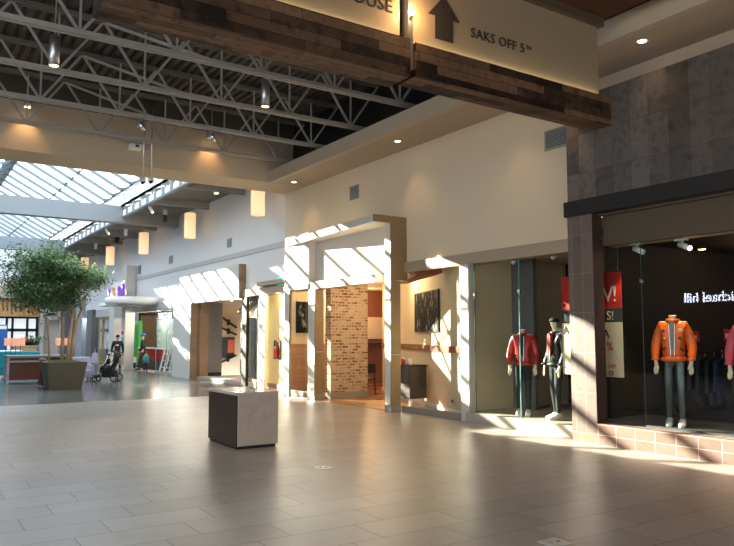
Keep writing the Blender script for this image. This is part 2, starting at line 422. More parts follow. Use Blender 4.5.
# ------------------------------------------------------------------ world, sun, view
w = bpy.data.worlds.new('world'); S.world = w; w.use_nodes = True
nt = w.node_tree; bg = nt.nodes['Background']
bg.inputs[0].default_value = (.77, .885, 1.0, 1)
_tc = nt.nodes.new('ShaderNodeTexCoord'); _sx = nt.nodes.new('ShaderNodeSeparateXYZ'); nt.links.new(_tc.outputs['Generated'], _sx.inputs[0])
_mr = nt.nodes.new('ShaderNodeMapRange'); nt.links.new(_sx.outputs[2], _mr.inputs[0])   # sky brighter overhead than at the horizon
_mr.inputs[1].default_value = .0; _mr.inputs[2].default_value = .45; _mr.inputs[3].default_value = 1.9; _mr.inputs[4].default_value = 2.3
nt.links.new(_mr.outputs[0], bg.inputs[1])
sun = bpy.data.lights.new('sun', 'SUN'); sun.energy = 21; sun.angle = .006; sun.color = (1.0, .89, .72)
so = bpy.data.objects.new('sun', sun); C.objects.link(so)
SUN = Vector((.41, -1, -.352)); so.rotation_euler = SUN.to_track_quat('-Z', 'Y').to_euler(); so.location = (0, 60, 30)
S.view_settings.view_transform = 'Standard'; S.view_settings.look = 'None'; S.view_settings.gamma = 1; S.view_settings.exposure = 1.2
S.cycles.max_bounces = 10; S.cycles.diffuse_bounces = 5; S.cycles.glossy_bounces = 4; S.cycles.transparent_max_bounces = 24
S.cycles.use_denoising = True; S.cycles.sample_clamp_indirect = 6.0; S.cycles.caustics_reflective = False; S.cycles.caustics_refractive = False

def spot(name, loc, tgt, power, c=(1, .72, .42), ang=60, size=.04, blend=.6):
    l = bpy.data.lights.new(name, 'SPOT'); l.energy = power; l.color = c; l.spot_size = math.radians(ang); l.spot_blend = blend; l.shadow_soft_size = size
    o = bpy.data.objects.new(name, l); C.objects.link(o); o.location = loc
    o.rotation_euler = (Vector(tgt) - Vector(loc)).to_track_quat('-Z', 'Y').to_euler(); return o
def area(name, loc, tgt, power, sx, sy, c=(1, .85, .65)):
    l = bpy.data.lights.new(name, 'AREA'); l.energy = power; l.color = c; l.shape = 'RECTANGLE'; l.size = sx; l.size_y = sy
    o = bpy.data.objects.new(name, l); C.objects.link(o); o.location = loc
    o.rotation_euler = (Vector(tgt) - Vector(loc)).to_track_quat('-Z', 'Y').to_euler(); return o
def point(name, loc, power, c=(1, .75, .48), size=.08):
    l = bpy.data.lights.new(name, 'POINT'); l.energy = power; l.color = c; l.shadow_soft_size = size
    o = bpy.data.objects.new(name, l); C.objects.link(o); o.location = loc; return o

# ================================================================== THE SETTING
# floors
st('floor', box(-9, 9.9, -12, 18.9, -.12, 0), 'floor')
st('floor', box(-9, 9.9, 18.9, 53.4, -.12, 0), 'floor_far')
# right wall, near part (x 9.4): between the slate shop and the step at y 18.72
wr = st('wall_right', box(9.4, 9.62, 7.6, 18.72, 3.28, 5.95), 'wallwhite')
st('wall_right', box(9.4, 9.62, -12, 7.6, 5.2, 5.95), 'soffit')  # darker paint than the rest: dim light put into the colour
st('trim_1', box(9.30, 9.62, 7.7, 12.66, 3.06, 3.28), 'trim')
# far part of the right wall (x 9.65)
st('wall_right', box(9.65, 9.85, 18.72, 53, 3.15, 6.75), 'wallcool')
st('trim_2', box(9.61, 9.65, 18.72, 35.85, 4.36, 4.52), 'greytrim')
st('trim_3', box(9.52, 9.85, 18.5, 22.1, 2.95, 3.18), 'trim')
# ceiling of the near hall: steel deck with ribs running down the mall
prof = []; x = -2.5
while x < 9.6:
    prof += [(x, 7.55), (x + .08, 7.55), (x + .11, 7.62), (x + .17, 7.62)]; x += .20
prof = prof + [(x, 7.55), (x, 7.85), (-2.5, 7.85)]
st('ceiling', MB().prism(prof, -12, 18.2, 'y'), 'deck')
st('ceiling', box(-9.3, -2.5, 10.2, 18.2, 7.55, 7.85), 'deck'); st('ceiling', box(-9.3, -2.5, -12, -1.5, 7.55, 7.85), 'deck')  # gap between these is an unseen opening added to light the left floor
st('trim_17', box(-9, 9.0, 17.44, 17.56, 7.02, 7.56), 'deck')
# lowered soffit along the right wall with its fascia
st('ceiling', box(8.45, 9.5, -12, 17.56, 5.86, 5.94), 'soffit')
st('trim_4', box(8.31, 8.45, -12, 17.56, 5.86, 6.19), 'bulk')
st('ceiling', box(9.05, 9.15, -12, 17.56, 5.95, 7.54), 'black')
# bulkhead across the mall between the truss hall and the skylight hall
st('wall_bulkhead', box(-9, 9.42, 17.56, 18.75, 5.86, 7.56), 'bulk')
st('wall_bulkhead', box(-9, 9.9, 18.35, 18.75, 7.5, 9.9), 'beamw')
# skylight hall: side bays (steel deck), curbs, wells, cross beams
for sx, x0, x1, xc in ((1, 7.28, 9.9, 7.28), (-1, -9, -1.2, -1.2)):
    prof = []; x = x0
    pr = []
    y = 18.75
    while y < 53.2: pr += [(y, 6.70), (y + .13, 6.70), (y + .16, 6.76), (y + .27, 6.76)]; y += .30
    pr += [(y, 6.70), (y, 6.95), (18.75, 6.95)]
    if sx < 0: pr = [(a_, b_ - .22) for a_, b_ in pr]
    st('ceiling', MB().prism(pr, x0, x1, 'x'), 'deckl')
    if sx < 0: continue
    well = box(*sorted((xc, xc + .14 * sx)), 18.75, 53, 6.88, 7.53)
    st('wall_skylight_well', well, 'ltgrey')
    cb = MB()
    cb.box(*sorted((xc, xc + .14 * sx)), 18.75, 53, 6.40, 6.47)
    cb.box(*sorted((xc, xc + .14 * sx)), 18.75, 53, 6.82, 6.90)
    y = 19.1
    while y < 53: cb.box(*sorted((xc - .01, xc + .13 * sx)), y, y + .20, 6.45, 6.84); y += .92
    st('trim_5', cb, 'beamw')
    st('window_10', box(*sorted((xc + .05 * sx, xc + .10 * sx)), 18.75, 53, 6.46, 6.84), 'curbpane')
for k, yb in enumerate((29.1, 41.3)):
    st('beam', box(-1.3, 7.42, yb, yb + .42, 6.21, 6.88), 'beamw')
    st('beam', box(7.42, 9.64, yb, yb + .42, 6.21, 6.88), 'beamg')
for yb in (22.2, 25.6, 32.2, 35.2, 38.2, 44.5, 47.5):
    st('joist', box(7.42, 9.64, yb, yb + .16, 6.46, 6.72), 'beamg')
# glazed gable roof
sk = thing('window_1', None, None, (3.96, 18.75, 7.53), kind='structure')
EZ, RZ, XE, XR, XW = 7.53, 9.35, 7.28, 3.96, -1.2
EZW = RZ - (XR - XW) * .548  # unseen west slope shaped to set where the sun lands
def ez(xa): return EZ if xa > 4 else EZW
for xa in (XE, XW):
    g = MB().quad((xa, 18.75, ez(xa) + .06), (XR, 18.75, RZ + .06), (XR, 53, RZ + .06), (xa, 53, ez(xa) + .06)).build('skylight_pane', 'sky', sk); g['kind'] = 'structure'
y = 19.5
while y < 53:
    for xa in (XE, XW):
        o = MB().hexa([(xa, y-.035, ez(xa)-.085), (XR, y-.035, RZ-.085), (XR, y+.035, RZ-.085), (xa, y+.035, ez(xa)-.085), (xa, y-.035, ez(xa)+.05), (XR, y-.035, RZ+.05), (XR, y+.035, RZ+.05), (xa, y+.035, ez(xa)+.05)]).build('rafter', 'rafter', sk); o['kind'] = 'structure'
    y += 1.37
for p in ((XR, RZ), ((XR + XE) / 2 + .2, (RZ + EZ) / 2 - .11), (2.1, RZ - 1.86 * .548)):
    o = MB().bar((p[0], 18.75, p[1]), (p[0], 53, p[1]), .06, .08).build('purlin', 'rafter', sk); o['kind'] = 'structure'
for xa in (XE, XW):
    o = box(xa - .07, xa + .07, 18.75, 53, ez(xa) - .03, ez(xa) + .09).build('eave_rail', 'rafter', sk); o['kind'] = 'structure'
# far end wall and left wall
st('wall_far', box(-9, 9.9, 53, 53.3, 4.9, 9.9), 'wallcool')
st('wall_far', box(-9, 9.9, 53.05, 53.3, 0, 4.9), 'mgrey')
st('wall_left', box(-9.3, -9, 12.3, 53, 0, 7.9), 'darkwall')
st('wall_left', box(-9.3, -9, -12, 12.3, 3.6, 7.9), 'bulk')  # unseen opening below it shaped to let daylight in
st('wall_behind', box(-9.3, 9.6, -12.3, -12, 3.0, 7.6), 'bulk')  # unseen upper wall added to cut light from behind the camera
def sun_block_strip(xa, xb, y0, y1, o=.08, t_=.10):
    za, zb = RZ - (XR - xa) * .548 + o, RZ - (XR - xb) * .548 + o
    return MB().hexa([(xa, y0, za), (xb, y0, zb), (xb, y1, zb), (xa, y1, za), (xa, y0, za + t_), (xb, y0, zb + t_), (xb, y1, zb + t_), (xa, y1, za + t_)])
st('sun_block_west', sun_block_strip(XW, -.12, 18.75, 41.2), 'ltgrey')  # unseen opaque strip added to keep sun off the near floor
st('sun_block_ridge', sun_block_strip(3.40, 3.97, 18.75, 53), 'ltgrey')  # opaque strip added beside the ridge to cut off the upper sun

# ------------------------------------------------------------------ slate-faced leather shop at the right edge (x 8.96, y < 7.72)
st('wall_slate', box(8.96, 9.4, -12, 7.70, 3.74, 5.48), 'slate')
st('trim_7', box(8.90, 9.12, -12, 7.74, 3.56, 3.80), 'fascia')
st('wall_pillar', box(8.96, 9.20, 7.24, 7.72, .15, 3.56), 'pillartile')
st('baseboard_slate', box(8.96, 9.42, 7.24, 7.72, 0, .15), 'browntile')
st('wall_plinth', box(8.96, 9.22, -12, 7.24, 0, .32), 'browntile')
st('trim_8', box(9.22, 9.32, -12, 7.24, 3.06, 3.56), 'headbrown')
st('trim_9', box(9.12, 9.32, -12, 7.24, 3.53, 3.58), 'headbrown')
st('trim_10', box(8.965, 9.20, 7.232, 7.245, .32, 3.56), 'darkreveal')
wn = thing('window_2', None, None, (9.25, 3, .32), kind='structure')
for y0, y1 in ((6.59, 7.235), (5.135, 6.585), (3.68, 5.13), (2.2, 3.67), (.4, 2.19), (-2, .39)):
    o = MB().quad((9.25, y0, .32), (9.25, y1, .32), (9.25, y1, 3.08), (9.25, y0, 3.08)).build('pane', 'glass', wn); o['kind'] = 'structure'
for y0 in (6.5875, 5.1325, 3.675):
    o = box(9.245, 9.257, y0 - .004, y0 + .004, .32, 3.08).build('pane_edge', 'darkedge', wn); o['kind'] = 'structure'
    o = box(9.235, 9.265, y0 - .03, y0 + .03, 2.44, 2.50).build('patch_clamp', 'chrome', wn); o['kind'] = 'structure'
o = box(9.23, 9.30, -12, 7.14, .32, .345).build('window_frame', 'greycard', wn); o['kind'] = 'structure'
# its showroom
st('floor', box(9.22, 18.5, -12, 7.6, .12, .30), 'darkwall')
st('platform', box(9.30, 10.6, -12, 7.5, .28, .34), 'greycard')
st('wall_back', box(13.6, 13.8, -12, 7.6, .3, 3.5), 'darkwall')
st('wall_side', box(9.20, 13.8, 7.55, 7.72, 0, 3.6), 'darkwall')
st('ceiling', box(9.32, 13.8, -12, 7.6, 3.22, 3.35), 'darkwall')
st('trim_11', box(9.32, 9.95, -12, 7.55, 3.12, 3.22), 'beige')
st('wall_side', box(9.3, 13.8, -12.2, -12, 0, 3.6), 'darkwall')

# ------------------------------------------------------------------ second leather window (y 8.0 - 10.5)
st('sill', box(9.22, 9.45, 7.72, 10.55, 0, .19), 'sill')
wn = thing('window_3', None, None, (9.3, 9.2, .19), kind='structure')
for y0, y1 in ((7.74, 9.17), (9.18, 10.36), (10.365, 10.5)):
    o = MB().quad((9.32, y0, .19), (9.32, y1, .19), (9.32, y1, 3.07), (9.32, y0, 3.07)).build('pane', 'glass', wn); o['kind'] = 'structure'
for y0 in (9.175, 10.362):
    o = box(9.31, 9.33, y0 - .006, y0 + .006, .19, 3.07).build('pane_edge', 'glassedge' if y0 < 10 else 'darkedge', wn); o['kind'] = 'structure'
    o = box(9.30, 9.34, y0 - .03, y0 + .03, 2.42, 2.48).build('patch_clamp', 'chrome', wn); o['kind'] = 'structure'
st('wall_jamb', box(9.27, 9.42, 10.5, 10.74, 0, 3.06), 'portal')
st('floor', box(9.45, 13.6, 7.72, 10.7, 0, .19), 'sill')
st('wall_back', box(10.55, 10.65, 10.0, 10.7, .19, 3.3), 'dgrey')
st('wall_back', box(12.2, 12.3, 7.72, 10.7, .19, 3.3), 'darkwall')
st('wall_side', box(9.45, 12.3, 10.60, 10.70, .19, 3.3), 'beige')
st('wall_side', box(10.65, 12.3, 10.62, 10.7, .19, 3.3), 'darkwall')
st('ceiling', box(9.42, 12.3, 7.72, 10.7, 3.22, 3.32), 'beige')

# ------------------------------------------------------------------ cafe: window, angled wall, brick pier, rooms behind
st('baseboard_cafe', box(9.26, 9.42, 10.74, 12.70, 0, .13), 'greybase')
wn = thing('window_4', None, None, (9.3, 11.7, .13), kind='structure')
o = MB().quad((9.33, 10.74, .13), (9.33, 12.70, .13), (9.33, 12.70, 3.06), (9.33, 10.74, 3.06)).build('pane', 'glass', wn); o['kind'] = 'structure'
st('floor', box(9.42, 17, 10.7, 20.7, -.1, .012), 'redfloor')
st('floor', box(9.1, 10.4, 12.9, 16.12, -.05, .016), 'dirtfloor')
def slant(z0, z1, t=.06, d0=0, d1=1, off=0):
    a = Vector((9.42, 10.80)); b = Vector((12.23, 17.75)); d = (b - a); n = Vector((-d.y, d.x)).normalized()
    p = a + d * d0 + n * off; q = a + d * d1 + n * off
    p2 = p + n * t; q2 = q + n * t
    return MB().hexa([(p.x,p.y,z0),(q.x,q.y,z0),(q2.x,q2.y,z0),(p2.x,p2.y,z0),(p.x,p.y,z1),(q.x,q.y,z1),(q2.x,q2.y,z1),(p2.x,p2.y,z1)])
st('wall_slant', slant(0, 3.3, .10, off=-.10), 'beige')
st('baseboard_slant', slant(.012, .13, .025, off=0), 'white')
st('trim_12', slant(1.30, 1.44, .03, off=0), 'redwood')
st('ceiling', box(9.42, 17, 10.7, 20.7, 3.22, 3.35), 'ceilcafe')
st('beam', MB().hexa([(9.45,11.5,2.96),(9.80,13.2,2.86),(9.65,13.6,2.86),(9.45,12.4,2.96),(9.45,11.5,3.22),(9.80,13.2,3.22),(9.65,13.6,3.22),(9.45,12.4,3.22)]), 'redwood')
st('wall_back', box(16.5, 16.7, 10.7, 20.7, 0, 3.3), 'beige')
st('wall_back', box(10.12, 16.7, 20.55, 20.75, 0, 3.3), 'redwood')
st('wall_brick', box(9.46, 10.62, 16.12, 16.40, .18, 3.22), 'brick')
st('baseboard_brick', box(9.44, 10.64, 16.10, 16.40, 0, .18), 'greybase')
st('wall_partition', box(9.42, 11.6, 18.55, 18.66, 0, 3.22), 'beige')
st('trim_13', box(9.42, 11.6, 18.52, 18.55, 0, 1.42), 'wainscot')
st('wall_partition', box(9.66, 9.85, 18.56, 18.7, 0, 3.2), 'beige')
wn = thing('window_5', None, None, (9.3, 17, .13), kind='structure')
o = MB().quad((9.33, 16.46, .13), (9.33, 18.5, .13), (9.33, 18.5, 2.9), (9.33, 16.46, 2.9)).build('pane', 'glass', wn); o['kind'] = 'structure'
st('baseboard_cafe', box(9.26, 9.42, 16.46, 18.5, 0, .13), 'greybase')
st('ceiling', box(9.26, 9.46, 12.92, 17.6, 2.90, 3.0), 'soffit')

# yellow recess wall with white post, between the cafe and the next shop
st('wall_recess', box(10.0, 10.1, 18.68, 21.0, .15, 3.0), 'yellow')
st('baseboard_recess', box(9.97, 10.1, 18.68, 20.98, 0, .15), 'greybase')
st('wall_recess', box(9.86, 10.1, 20.98, 21.04, 0, 3.0), 'yellow')
st('ceiling', box(9.66, 10.1, 18.68, 21.0, 2.95, 3.05), 'soffit')
st('wall_post', box(9.50, 9.60, 20.26, 20.64, 0, 2.95), 'portal2')

# ================================================================== STOREFRONT PORTALS
p1 = thing('storefront_portal', 'cream cafe entrance portal with deep canopy and brick pier inside', 'storefront', (8.96, 15.2, 0))
def column(x0, x1, y0, y1, z1, par):
    c = box(x0, x1, y0, y1, .16, z1).build('column', 'portal', par)
    box(x0 - .006, x1 + .006, y0 - .006, y1 + .006, 0, .15).build('column_base', 'greybase', c)
    box(x0 + .004, x1 - .004, y0 + .004, y1 - .004, .15, .16).build('shadow_joint', 'black', c)
    return c
# column bodies have an oak side that faces down the mall
def col2(x0, x1, y0, y1, z1, par):
    c = box(x0, x1, y0 + .02, y1, .16, z1).build('column', 'portal', par)
    box(x0, x1, y0, y0 + .02, .16, 1.235).build('oak_side', 'oak', c)
    box(x0, x1, y0, y0 + .02, 1.247, z1).build('oak_side', 'oak', c)
    box(x0 - .004, x1 + .004, y0 - .004, y1 + .004, 0, .15).build('column_base', 'greybase', c)
    return c
col2(8.96, 9.22, 12.68, 12.91, 2.86, p1)
col2(8.96, 9.22, 16.08, 16.44, 2.86, p1)
col2(8.96, 9.03, 17.52, 17.82, 2.895, p1)
f = box(8.96, 9.42, 12.70, 12.91, 2.875, 4.135).build('fin', 'portal', p1)
box(8.96, 9.42, 12.68, 12.70, 2.875, 4.135).build('oak_side', 'oak', f)
box(8.96, 9.40, 16.44, 17.82, 3.02, 4.42).build('fin', 'portal', p1)
box(8.94, 9.40, 16.44, 17.84, 2.90, 3.02).build('ledge', 'trim', p1)
box(9.16, 9.40, 12.91, 16.44, 3.065, 4.135).build('sign_panel', 'portal', p1)
box(8.98, 9.25, 13.32, 16.44, 2.87, 3.06).build('header_beam', 'portal', p1)
cn = MB().hexa([(8.50,12.701,4.14),(9.42,12.701,4.14),(9.42,17.70,4.14),(8.93,17.70,4.14),(8.50,12.701,4.30),(9.42,12.701,4.30),(9.42,17.70,4.30),(8.93,17.70,4.30)]).build('canopy', 'portal', p1)
box(8.50, 9.42, 12.68, 12.70, 4.14, 4.30).build('oak_side', 'oak', cn)

p2 = thing('storefront_portal', 'taupe square entrance portal with brown tiled reveal and blank sign panel', 'storefront', (9.4, 24.5, 0))
MB().prism([(22.12, 2.91), (26.75, 2.91), (26.75, 0.0), (28.1, 0.0), (28.1, 4.06), (22.12, 4.06)], 9.40, 9.72, 'x').build('portal_frame', 'portal2', p2)
box(9.40, 9.74, 22.09, 22.12, 2.91, 4.06).build('tiled_side', 'oakv', p2)
sl = MB(); sl.box(9.385, 9.40, 23.4, 26.78, 3.77, 3.80).box(9.385, 9.40, 26.75, 26.79, 3.24, 3.80)
sl.build('sign_channel', 'dgrey', p2)
box(9.50, 9.60, 21.66, 22.02, 0, 2.93).build('dark_post', 'fascia', p2)
box(9.72, 10.05, 26.50, 26.75, 0.10, 2.95).build('tiled_reveal', 'oakv', p2)
box(9.415, 9.72, 26.72, 26.75, 0.02, 2.91).build('tiled_reveal', 'oakv', p2)
box(9.70, 12.6, 22.05, 26.76, -.02, .10).build('threshold', 'sill', p2)
# room behind portal two
st('wall_side', box(12.6, 12.75, 22.0, 28.2, 0, 3.3), 'beige')
st('ceiling', box(9.72, 17, 20.9, 28.2, 2.95, 3.1), 'soffit')
st('wall_back', box(16.4, 16.6, 20.8, 28.2, 0, 3.1), 'beige')
st('wall_side', box(9.85, 17, 28.1, 28.2, 0, 2.94), 'beige')
# display window beside it with shelf case
wn = thing('window_6', None, None, (9.6, 21.3, .1), kind='structure')
o = MB().quad((9.62, 20.64, .1), (9.62, 21.64, .1), (9.62, 21.64, 2.95), (9.62, 20.64, 2.95)).build('pane', 'glass', wn); o['kind'] = 'structure'
st('wall_back', MB().hexa([(9.66,21.04,0),(10.98,25.46,0),(11.08,25.43,0),(9.76,21.01,0),(9.66,21.04,2.94),(10.98,25.46,2.94),(11.08,25.43,2.94),(9.76,21.01,2.94)]), 'wallwhite')
st('beam', MB().bar((9.70, 21.5, 2.84), (10.62, 24.9, 2.55), .14, .16), 'dgrey')

# ------------------------------------------------------------------ toy shop further down
st('wall_pier', box(9.45, 9.85, 28.1, 28.95, 0, 3.15), 'portal2')
st('trim_14', box(9.55, 9.85, 28.9, 36.2, 2.78, 3.15), 'greytrim')
wn = thing('window_7', None, None, (9.65, 30.5, .1), kind='structure')
for y0, y1 in ((28.95, 30.5), (30.52, 32.0)):
    o = MB().quad((9.68, y0, .1), (9.68, y1, .1), (9.68, y1, 2.75), (9.68, y0, 2.75)).build('pane', 'glass', wn); o['kind'] = 'structure'
    o = box(9.66, 9.70, y0, y1, 0, .1).build('window_frame', 'mgrey', wn); o['kind'] = 'structure'
    o = box(9.67, 9.69, y1 - .008, y1 + .008, .1, 2.75).build('mullion', 'glassedge', wn); o['kind'] = 'structure'
st('floor', box(9.65, 17, 28.3, 44, -.05, .02), 'toyfloor')
st('floor', box(9.85, 11, 44, 53, -.05, .02), 'toyfloor')
st('ceiling', box(9.7, 17, 28.3, 44, 2.9, 3.05), 'ceilcafe')
st('wall_back', box(15.5, 15.7, 28.3, 44, 0, 3), 'beige')
st('wall_side', box(9.85, 15.6, 43.9, 44.1, 0, 3), 'beige')
st('wall_side', box(9.85, 15.6, 28.2, 28.32, 0, 3), 'wallcool')
# pilasters beside the entrance
st('wall_pilaster', box(9.15, 9.6, 35.3, 36.0, 0, 5.1), 'portal2')
st('wall_pilaster', box(9.25, 9.7, 37.9, 38.9, 0, 3.4), 'portal2')
st('wall_right', box(9.68, 9.8, 36.0, 37.9, 2.6, 3.2), 'greytrim')
# lower shop fronts beyond: dark frame with blue window, dark pillars
st('wall_right', box(9.66, 9.85, 38.9, 53, 2.75, 3.2), 'greytrim')
st('wall_pillar', box(9.45, 9.85, 43.9, 45.3, 0, 3.2), 'dgrey')
st('wall_pillar', box(9.45, 9.85, 46.6, 48.6, 0, 4.1), 'mgrey')
st('wall_pillar', box(9.0, 9.85, 49.6, 51.0, 0, 4.1), 'dgrey')
st('wall_back', box(10.8, 10.9, 38.9, 53, 0, 3), 'darkwall')
wn = thing('window_8', None, None, (9.7, 41.4, 0), kind='structure')
o = MB().quad((9.7, 38.9, .1), (9.7, 43.9, .1), (9.7, 43.9, 2.72), (9.7, 38.9, 2.72)).build('pane', 'glass', wn); o['kind'] = 'structure'
# far end wall details
st('wall_far', box(3.0, 8.35, 52.3, 53.05, 4.15, 5.02), 'bulk')
bz = thing('slatted_canopy', 'orange wood slatted canopy over dark glazing on the far end wall', 'canopy', (5.6, 52.6, 2.95))
box(3.0, 7.9, 52.45, 53.05, 2.95, 3.30).build('fascia_board', 'slatwood', bz)
x = 3.1
for k in range(18):
    box(x, x + .16, 52.6, 52.8, 3.30, 4.15).build('slat', 'slatwood', bz); x += .262
box(3.0, 7.9, 52.85, 52.95, 3.30, 4.15).build('backing_board', 'tubwood', bz)
wn = thing('window_9', None, None, (5.6, 52.8, 0), kind='structure')
fr = MB(); fr.box(3.0, 7.9, 52.80, 52.95, 1.95, 2.15).box(3.0, 7.9, 52.80, 52.95, 2.82, 2.95).box(3.0, 7.9, 52.8, 52.95, 0, .75)
for x in (4.7, 5.9, 6.25, 7.15, 7.75): fr.box(x, x + .14, 52.80, 52.95, .75, 2.9)
o = fr.build('window_frame', 'black', wn); o['kind'] = 'structure'
o = box(3.0, 7.9, 52.97, 52.99, .7, 2.9).build('pane', 'panew', wn); o['kind'] = 'structure'
dp = thing('door_surround', 'beige square door surround beside the slatted canopy', 'door surround', (8.6, 52.5, 0))
MB().prism([(7.95, 0), (8.2, 0), (8.2, 2.75), (9.15, 2.75), (9.15, 0), (9.4, 0), (9.4, 3.5), (7.95, 3.5)], 52.3, 52.9, 'y').build('surround', 'portal2', dp)
box(8.2, 9.15, 52.75, 52.85, 0, 2.75).build('door_panel', 'portal', dp)
box(8.35, 8.95, 52.28, 52.30, 3.05, 3.22).build('name_plate', 'black', dp)

# ================================================================== THE HANGING SIGN AND WOOD CANOPY
sg = thing('overhead_sign', 'long hanging sign reading SAKS OFF 5TH on plank box right of lamp gap', 'sign', (6.2, 6.15, 4.46))
ph = box(4.58, 7.88, 5.99, 6.34, 4.48, 4.86).build('plank_box', 'wood_dark', sg)
pn = box(4.60, 7.78, 6.10, 6.26, 4.86, 5.86).build('sign_panel', 'signpanel', sg)
box(4.60, 7.84, 6.03, 6.30, 5.86, 5.98).build('top_moulding', 'headbrown', sg)
text_mb('SAKS OFF 5', .168, (5.475, 6.094, 5.175), (0, -1, 0), depth=.012, spacing=1.06).build('lettering', 'ink', sg)
text_mb('TH', .066, (6.395, 6.094, 5.24), (0, -1, 0), depth=.012, spacing=1.1).build('small_lettering', 'ink', sg)
MB().prism([(4.94, 5.03), (5.20, 5.03), (5.20, 5.30), (5.30, 5.30), (5.07, 5.56), (4.84, 5.30), (4.94, 5.30)], 6.088, 6.10, 'y').build('arrow', 'ink', sg)
box(4.64, 7.74, 6.055, 6.085, 4.862, 4.874).build('light_strip', 'led', sg)
sg2 = thing('overhead_sign', 'long hanging sign whose lettering ends in USE left of the lamp', 'sign', (2.8, 6.2, 4.46))
box(1.30, 4.505, 5.99, 6.40, 4.46, 4.88).build('plank_box', 'wood_dark', sg2)
box(1.30, 4.44, 6.10, 6.26, 4.88, 5.86).build('sign_panel', 'signpanel', sg2)
box(1.30, 4.46, 6.03, 6.30, 5.86, 5.98).build('top_moulding', 'headbrown', sg2)
text_mb('OUSE', .205, (4.345, 6.094, 5.17), (0, -1, 0), depth=.012, align='RIGHT', spacing=1.06).build('lettering', 'ink', sg2)
box(1.40, 4.38, 6.055, 6.085, 4.882, 4.890).build('light_strip', 'led', sg2)
lp = thing('strip_lamp', 'small glowing lamp on metal channel between the two hanging signs', 'lamp', (4.53, 6.08, 4.5))
box(4.510, 4.572, 6.03, 6.10, 4.56, 5.95).build('channel', 'alum', lp)
MB().ell((4.54, 6.00, 5.20), (.020, .020, .034)).build('bulb', 'bulbhot', lp, True)
box(4.52, 4.56, 6.00, 6.03, 5.14, 5.17).build('lamp_holder', 'chrome', lp)
point('strip_lamp_light', (4.54, 5.93, 5.22), 9, (1, .62, .28), .03)
st('ceiling', box(-3, 7.88, 2.6, 6.06, 5.98, 6.4), 'wood_canopy')

# ================================================================== ROOF TRUSSES
def truss(y, label):
    t = thing('roof_truss', label, 'truss', (4, y, 6.3), 'roof trusses')
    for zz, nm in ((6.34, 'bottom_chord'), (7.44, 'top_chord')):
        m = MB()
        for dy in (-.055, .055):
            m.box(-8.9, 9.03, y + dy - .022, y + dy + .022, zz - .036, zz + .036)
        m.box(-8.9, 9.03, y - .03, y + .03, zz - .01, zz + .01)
        m.build(nm, 'steel' if zz < 7 else 'steelshade', t)
    x = 2.12 - 1.535 * 7
    while x < 8.9:
        if x > -.5:
            MB().bar((x, y, 6.34), (x, y, 7.44), .034).build('web_post', 'steel', t)
            for s in (-1, 1): MB().bar((x, y, 6.34), (x + s * .7675, y, 7.44), .042).build('web_diagonal', 'steel', t)
        x += 1.535
    return t
for y, l in ((11.35, 'pale grey steel roof truss nearest the hanging signs'), (13.24, 'grey steel roof truss second behind the hanging signs'),
             (15.08, 'grey steel roof truss third behind the hanging signs'), (16.9, 'darker steel roof truss nearest the cream bulkhead')):
    truss(y, l)
for k, (y) in enumerate((12.3, 14.15, 16.0)):
    br = MB().bar((4.4, y - .95, 6.36), (2.9, y + .9, 7.40), .05)
    tag(br.build('brace', 'steel'), ('thin steel brace crossing from the nearest truss up to the second', 'thin steel brace crossing from the second truss up to the third', 'thin steel brace crossing from the third truss up to the last')[k], 'brace', 'truss braces')

# ------------------------------------------------------------------ lamps in the near hall
for k, (x, y, l) in enumerate(((1.93, 12.4, 'grey cylinder downlight hung between trusses at upper left'), (5.77, 12.4, 'grey cylinder downlight hung between trusses below the plank sign'))):
    t = thing('cylinder_downlight', l, 'lamp', (x, y, 6.12), 'cylinder downlights')
    MB().lathe([(.085, 6.14), (.085, 6.62), (.06, 6.64)], (x, y, 0)).build('housing', 'alum', t, True)
    MB().tube([(x, y, 6.64), (x, y, 7.55)], .012, 8).build('stem', 'steel', t)
    MB().lathe([(.088, 6.115), (.088, 6.15), (.074, 6.15), (.074, 6.115)], (x, y, 0), cap=False).build('rim', 'trim', t)
    MB().lathe([(.07, 6.128), (.01, 6.122)], (x, y, 0)).build('lens', 'bulb', t)
    spot('downlight_spot', (x, y, 6.08), (x, y, 0), 160, (1, .78, .52), 70, .05)
for k, (x, y, l, pw) in enumerate(((8.83, 12.22, 'small round recessed downlight in the cream soffit above the cafe canopy', 12), (8.85, 17.11, 'small round recessed downlight in soffit near the bulkhead corner', 15), (8.69, 6.04, 'round recessed downlight in soffit above the slate tiles', 9), (8.75, 9.1, 'round recessed downlight in the soffit behind the plank sign', 8))):
    t = thing('recessed_downlight', l, 'lamp', (x, y, 5.85), 'soffit downlights')
    MB().lathe([(.085, 5.862), (.085, 5.852), (.062, 5.852), (.062, 5.862)], (x, y, 0), cap=False).build('trim_ring', 'white', t)
    MB().lathe([(.062, 5.858), (.005, 5.856)], (x, y, 0)).build('lens', 'bulb', t)
    spot('soffit_spot', (x, y, 5.80), (x + .12, y, 0), pw, (1, .66, .36), 95, .05, .9)
for k, (x, l) in enumerate(((2.18, 'small can light glowing on the bulkhead at the far left'), (6.55, 'small can light glowing on the bulkhead near its right end'))):
    t = thing('can_spotlight', l, 'lamp', (x, 17.35, 6.8), 'bulkhead can lights')
    MB().lathe([(.07, 6.82), (.07, 6.97)], (x, 17.32, 0)).build('housing', 'alum', t, True)
    MB().lathe([(.066, 6.815), (.01, 6.81)], (x, 17.32, 0)).build('lens', 'bulb', t)
    MB().tube([(x, 17.32, 6.97), (x, 17.32, 7.55)], .012, 8).build('stem', 'steel', t)
    spot('can_spot', (x, 17.30, 6.78), (x, 17.62, 5.6), 16, (1, .56, .22), 85, .04, .9)
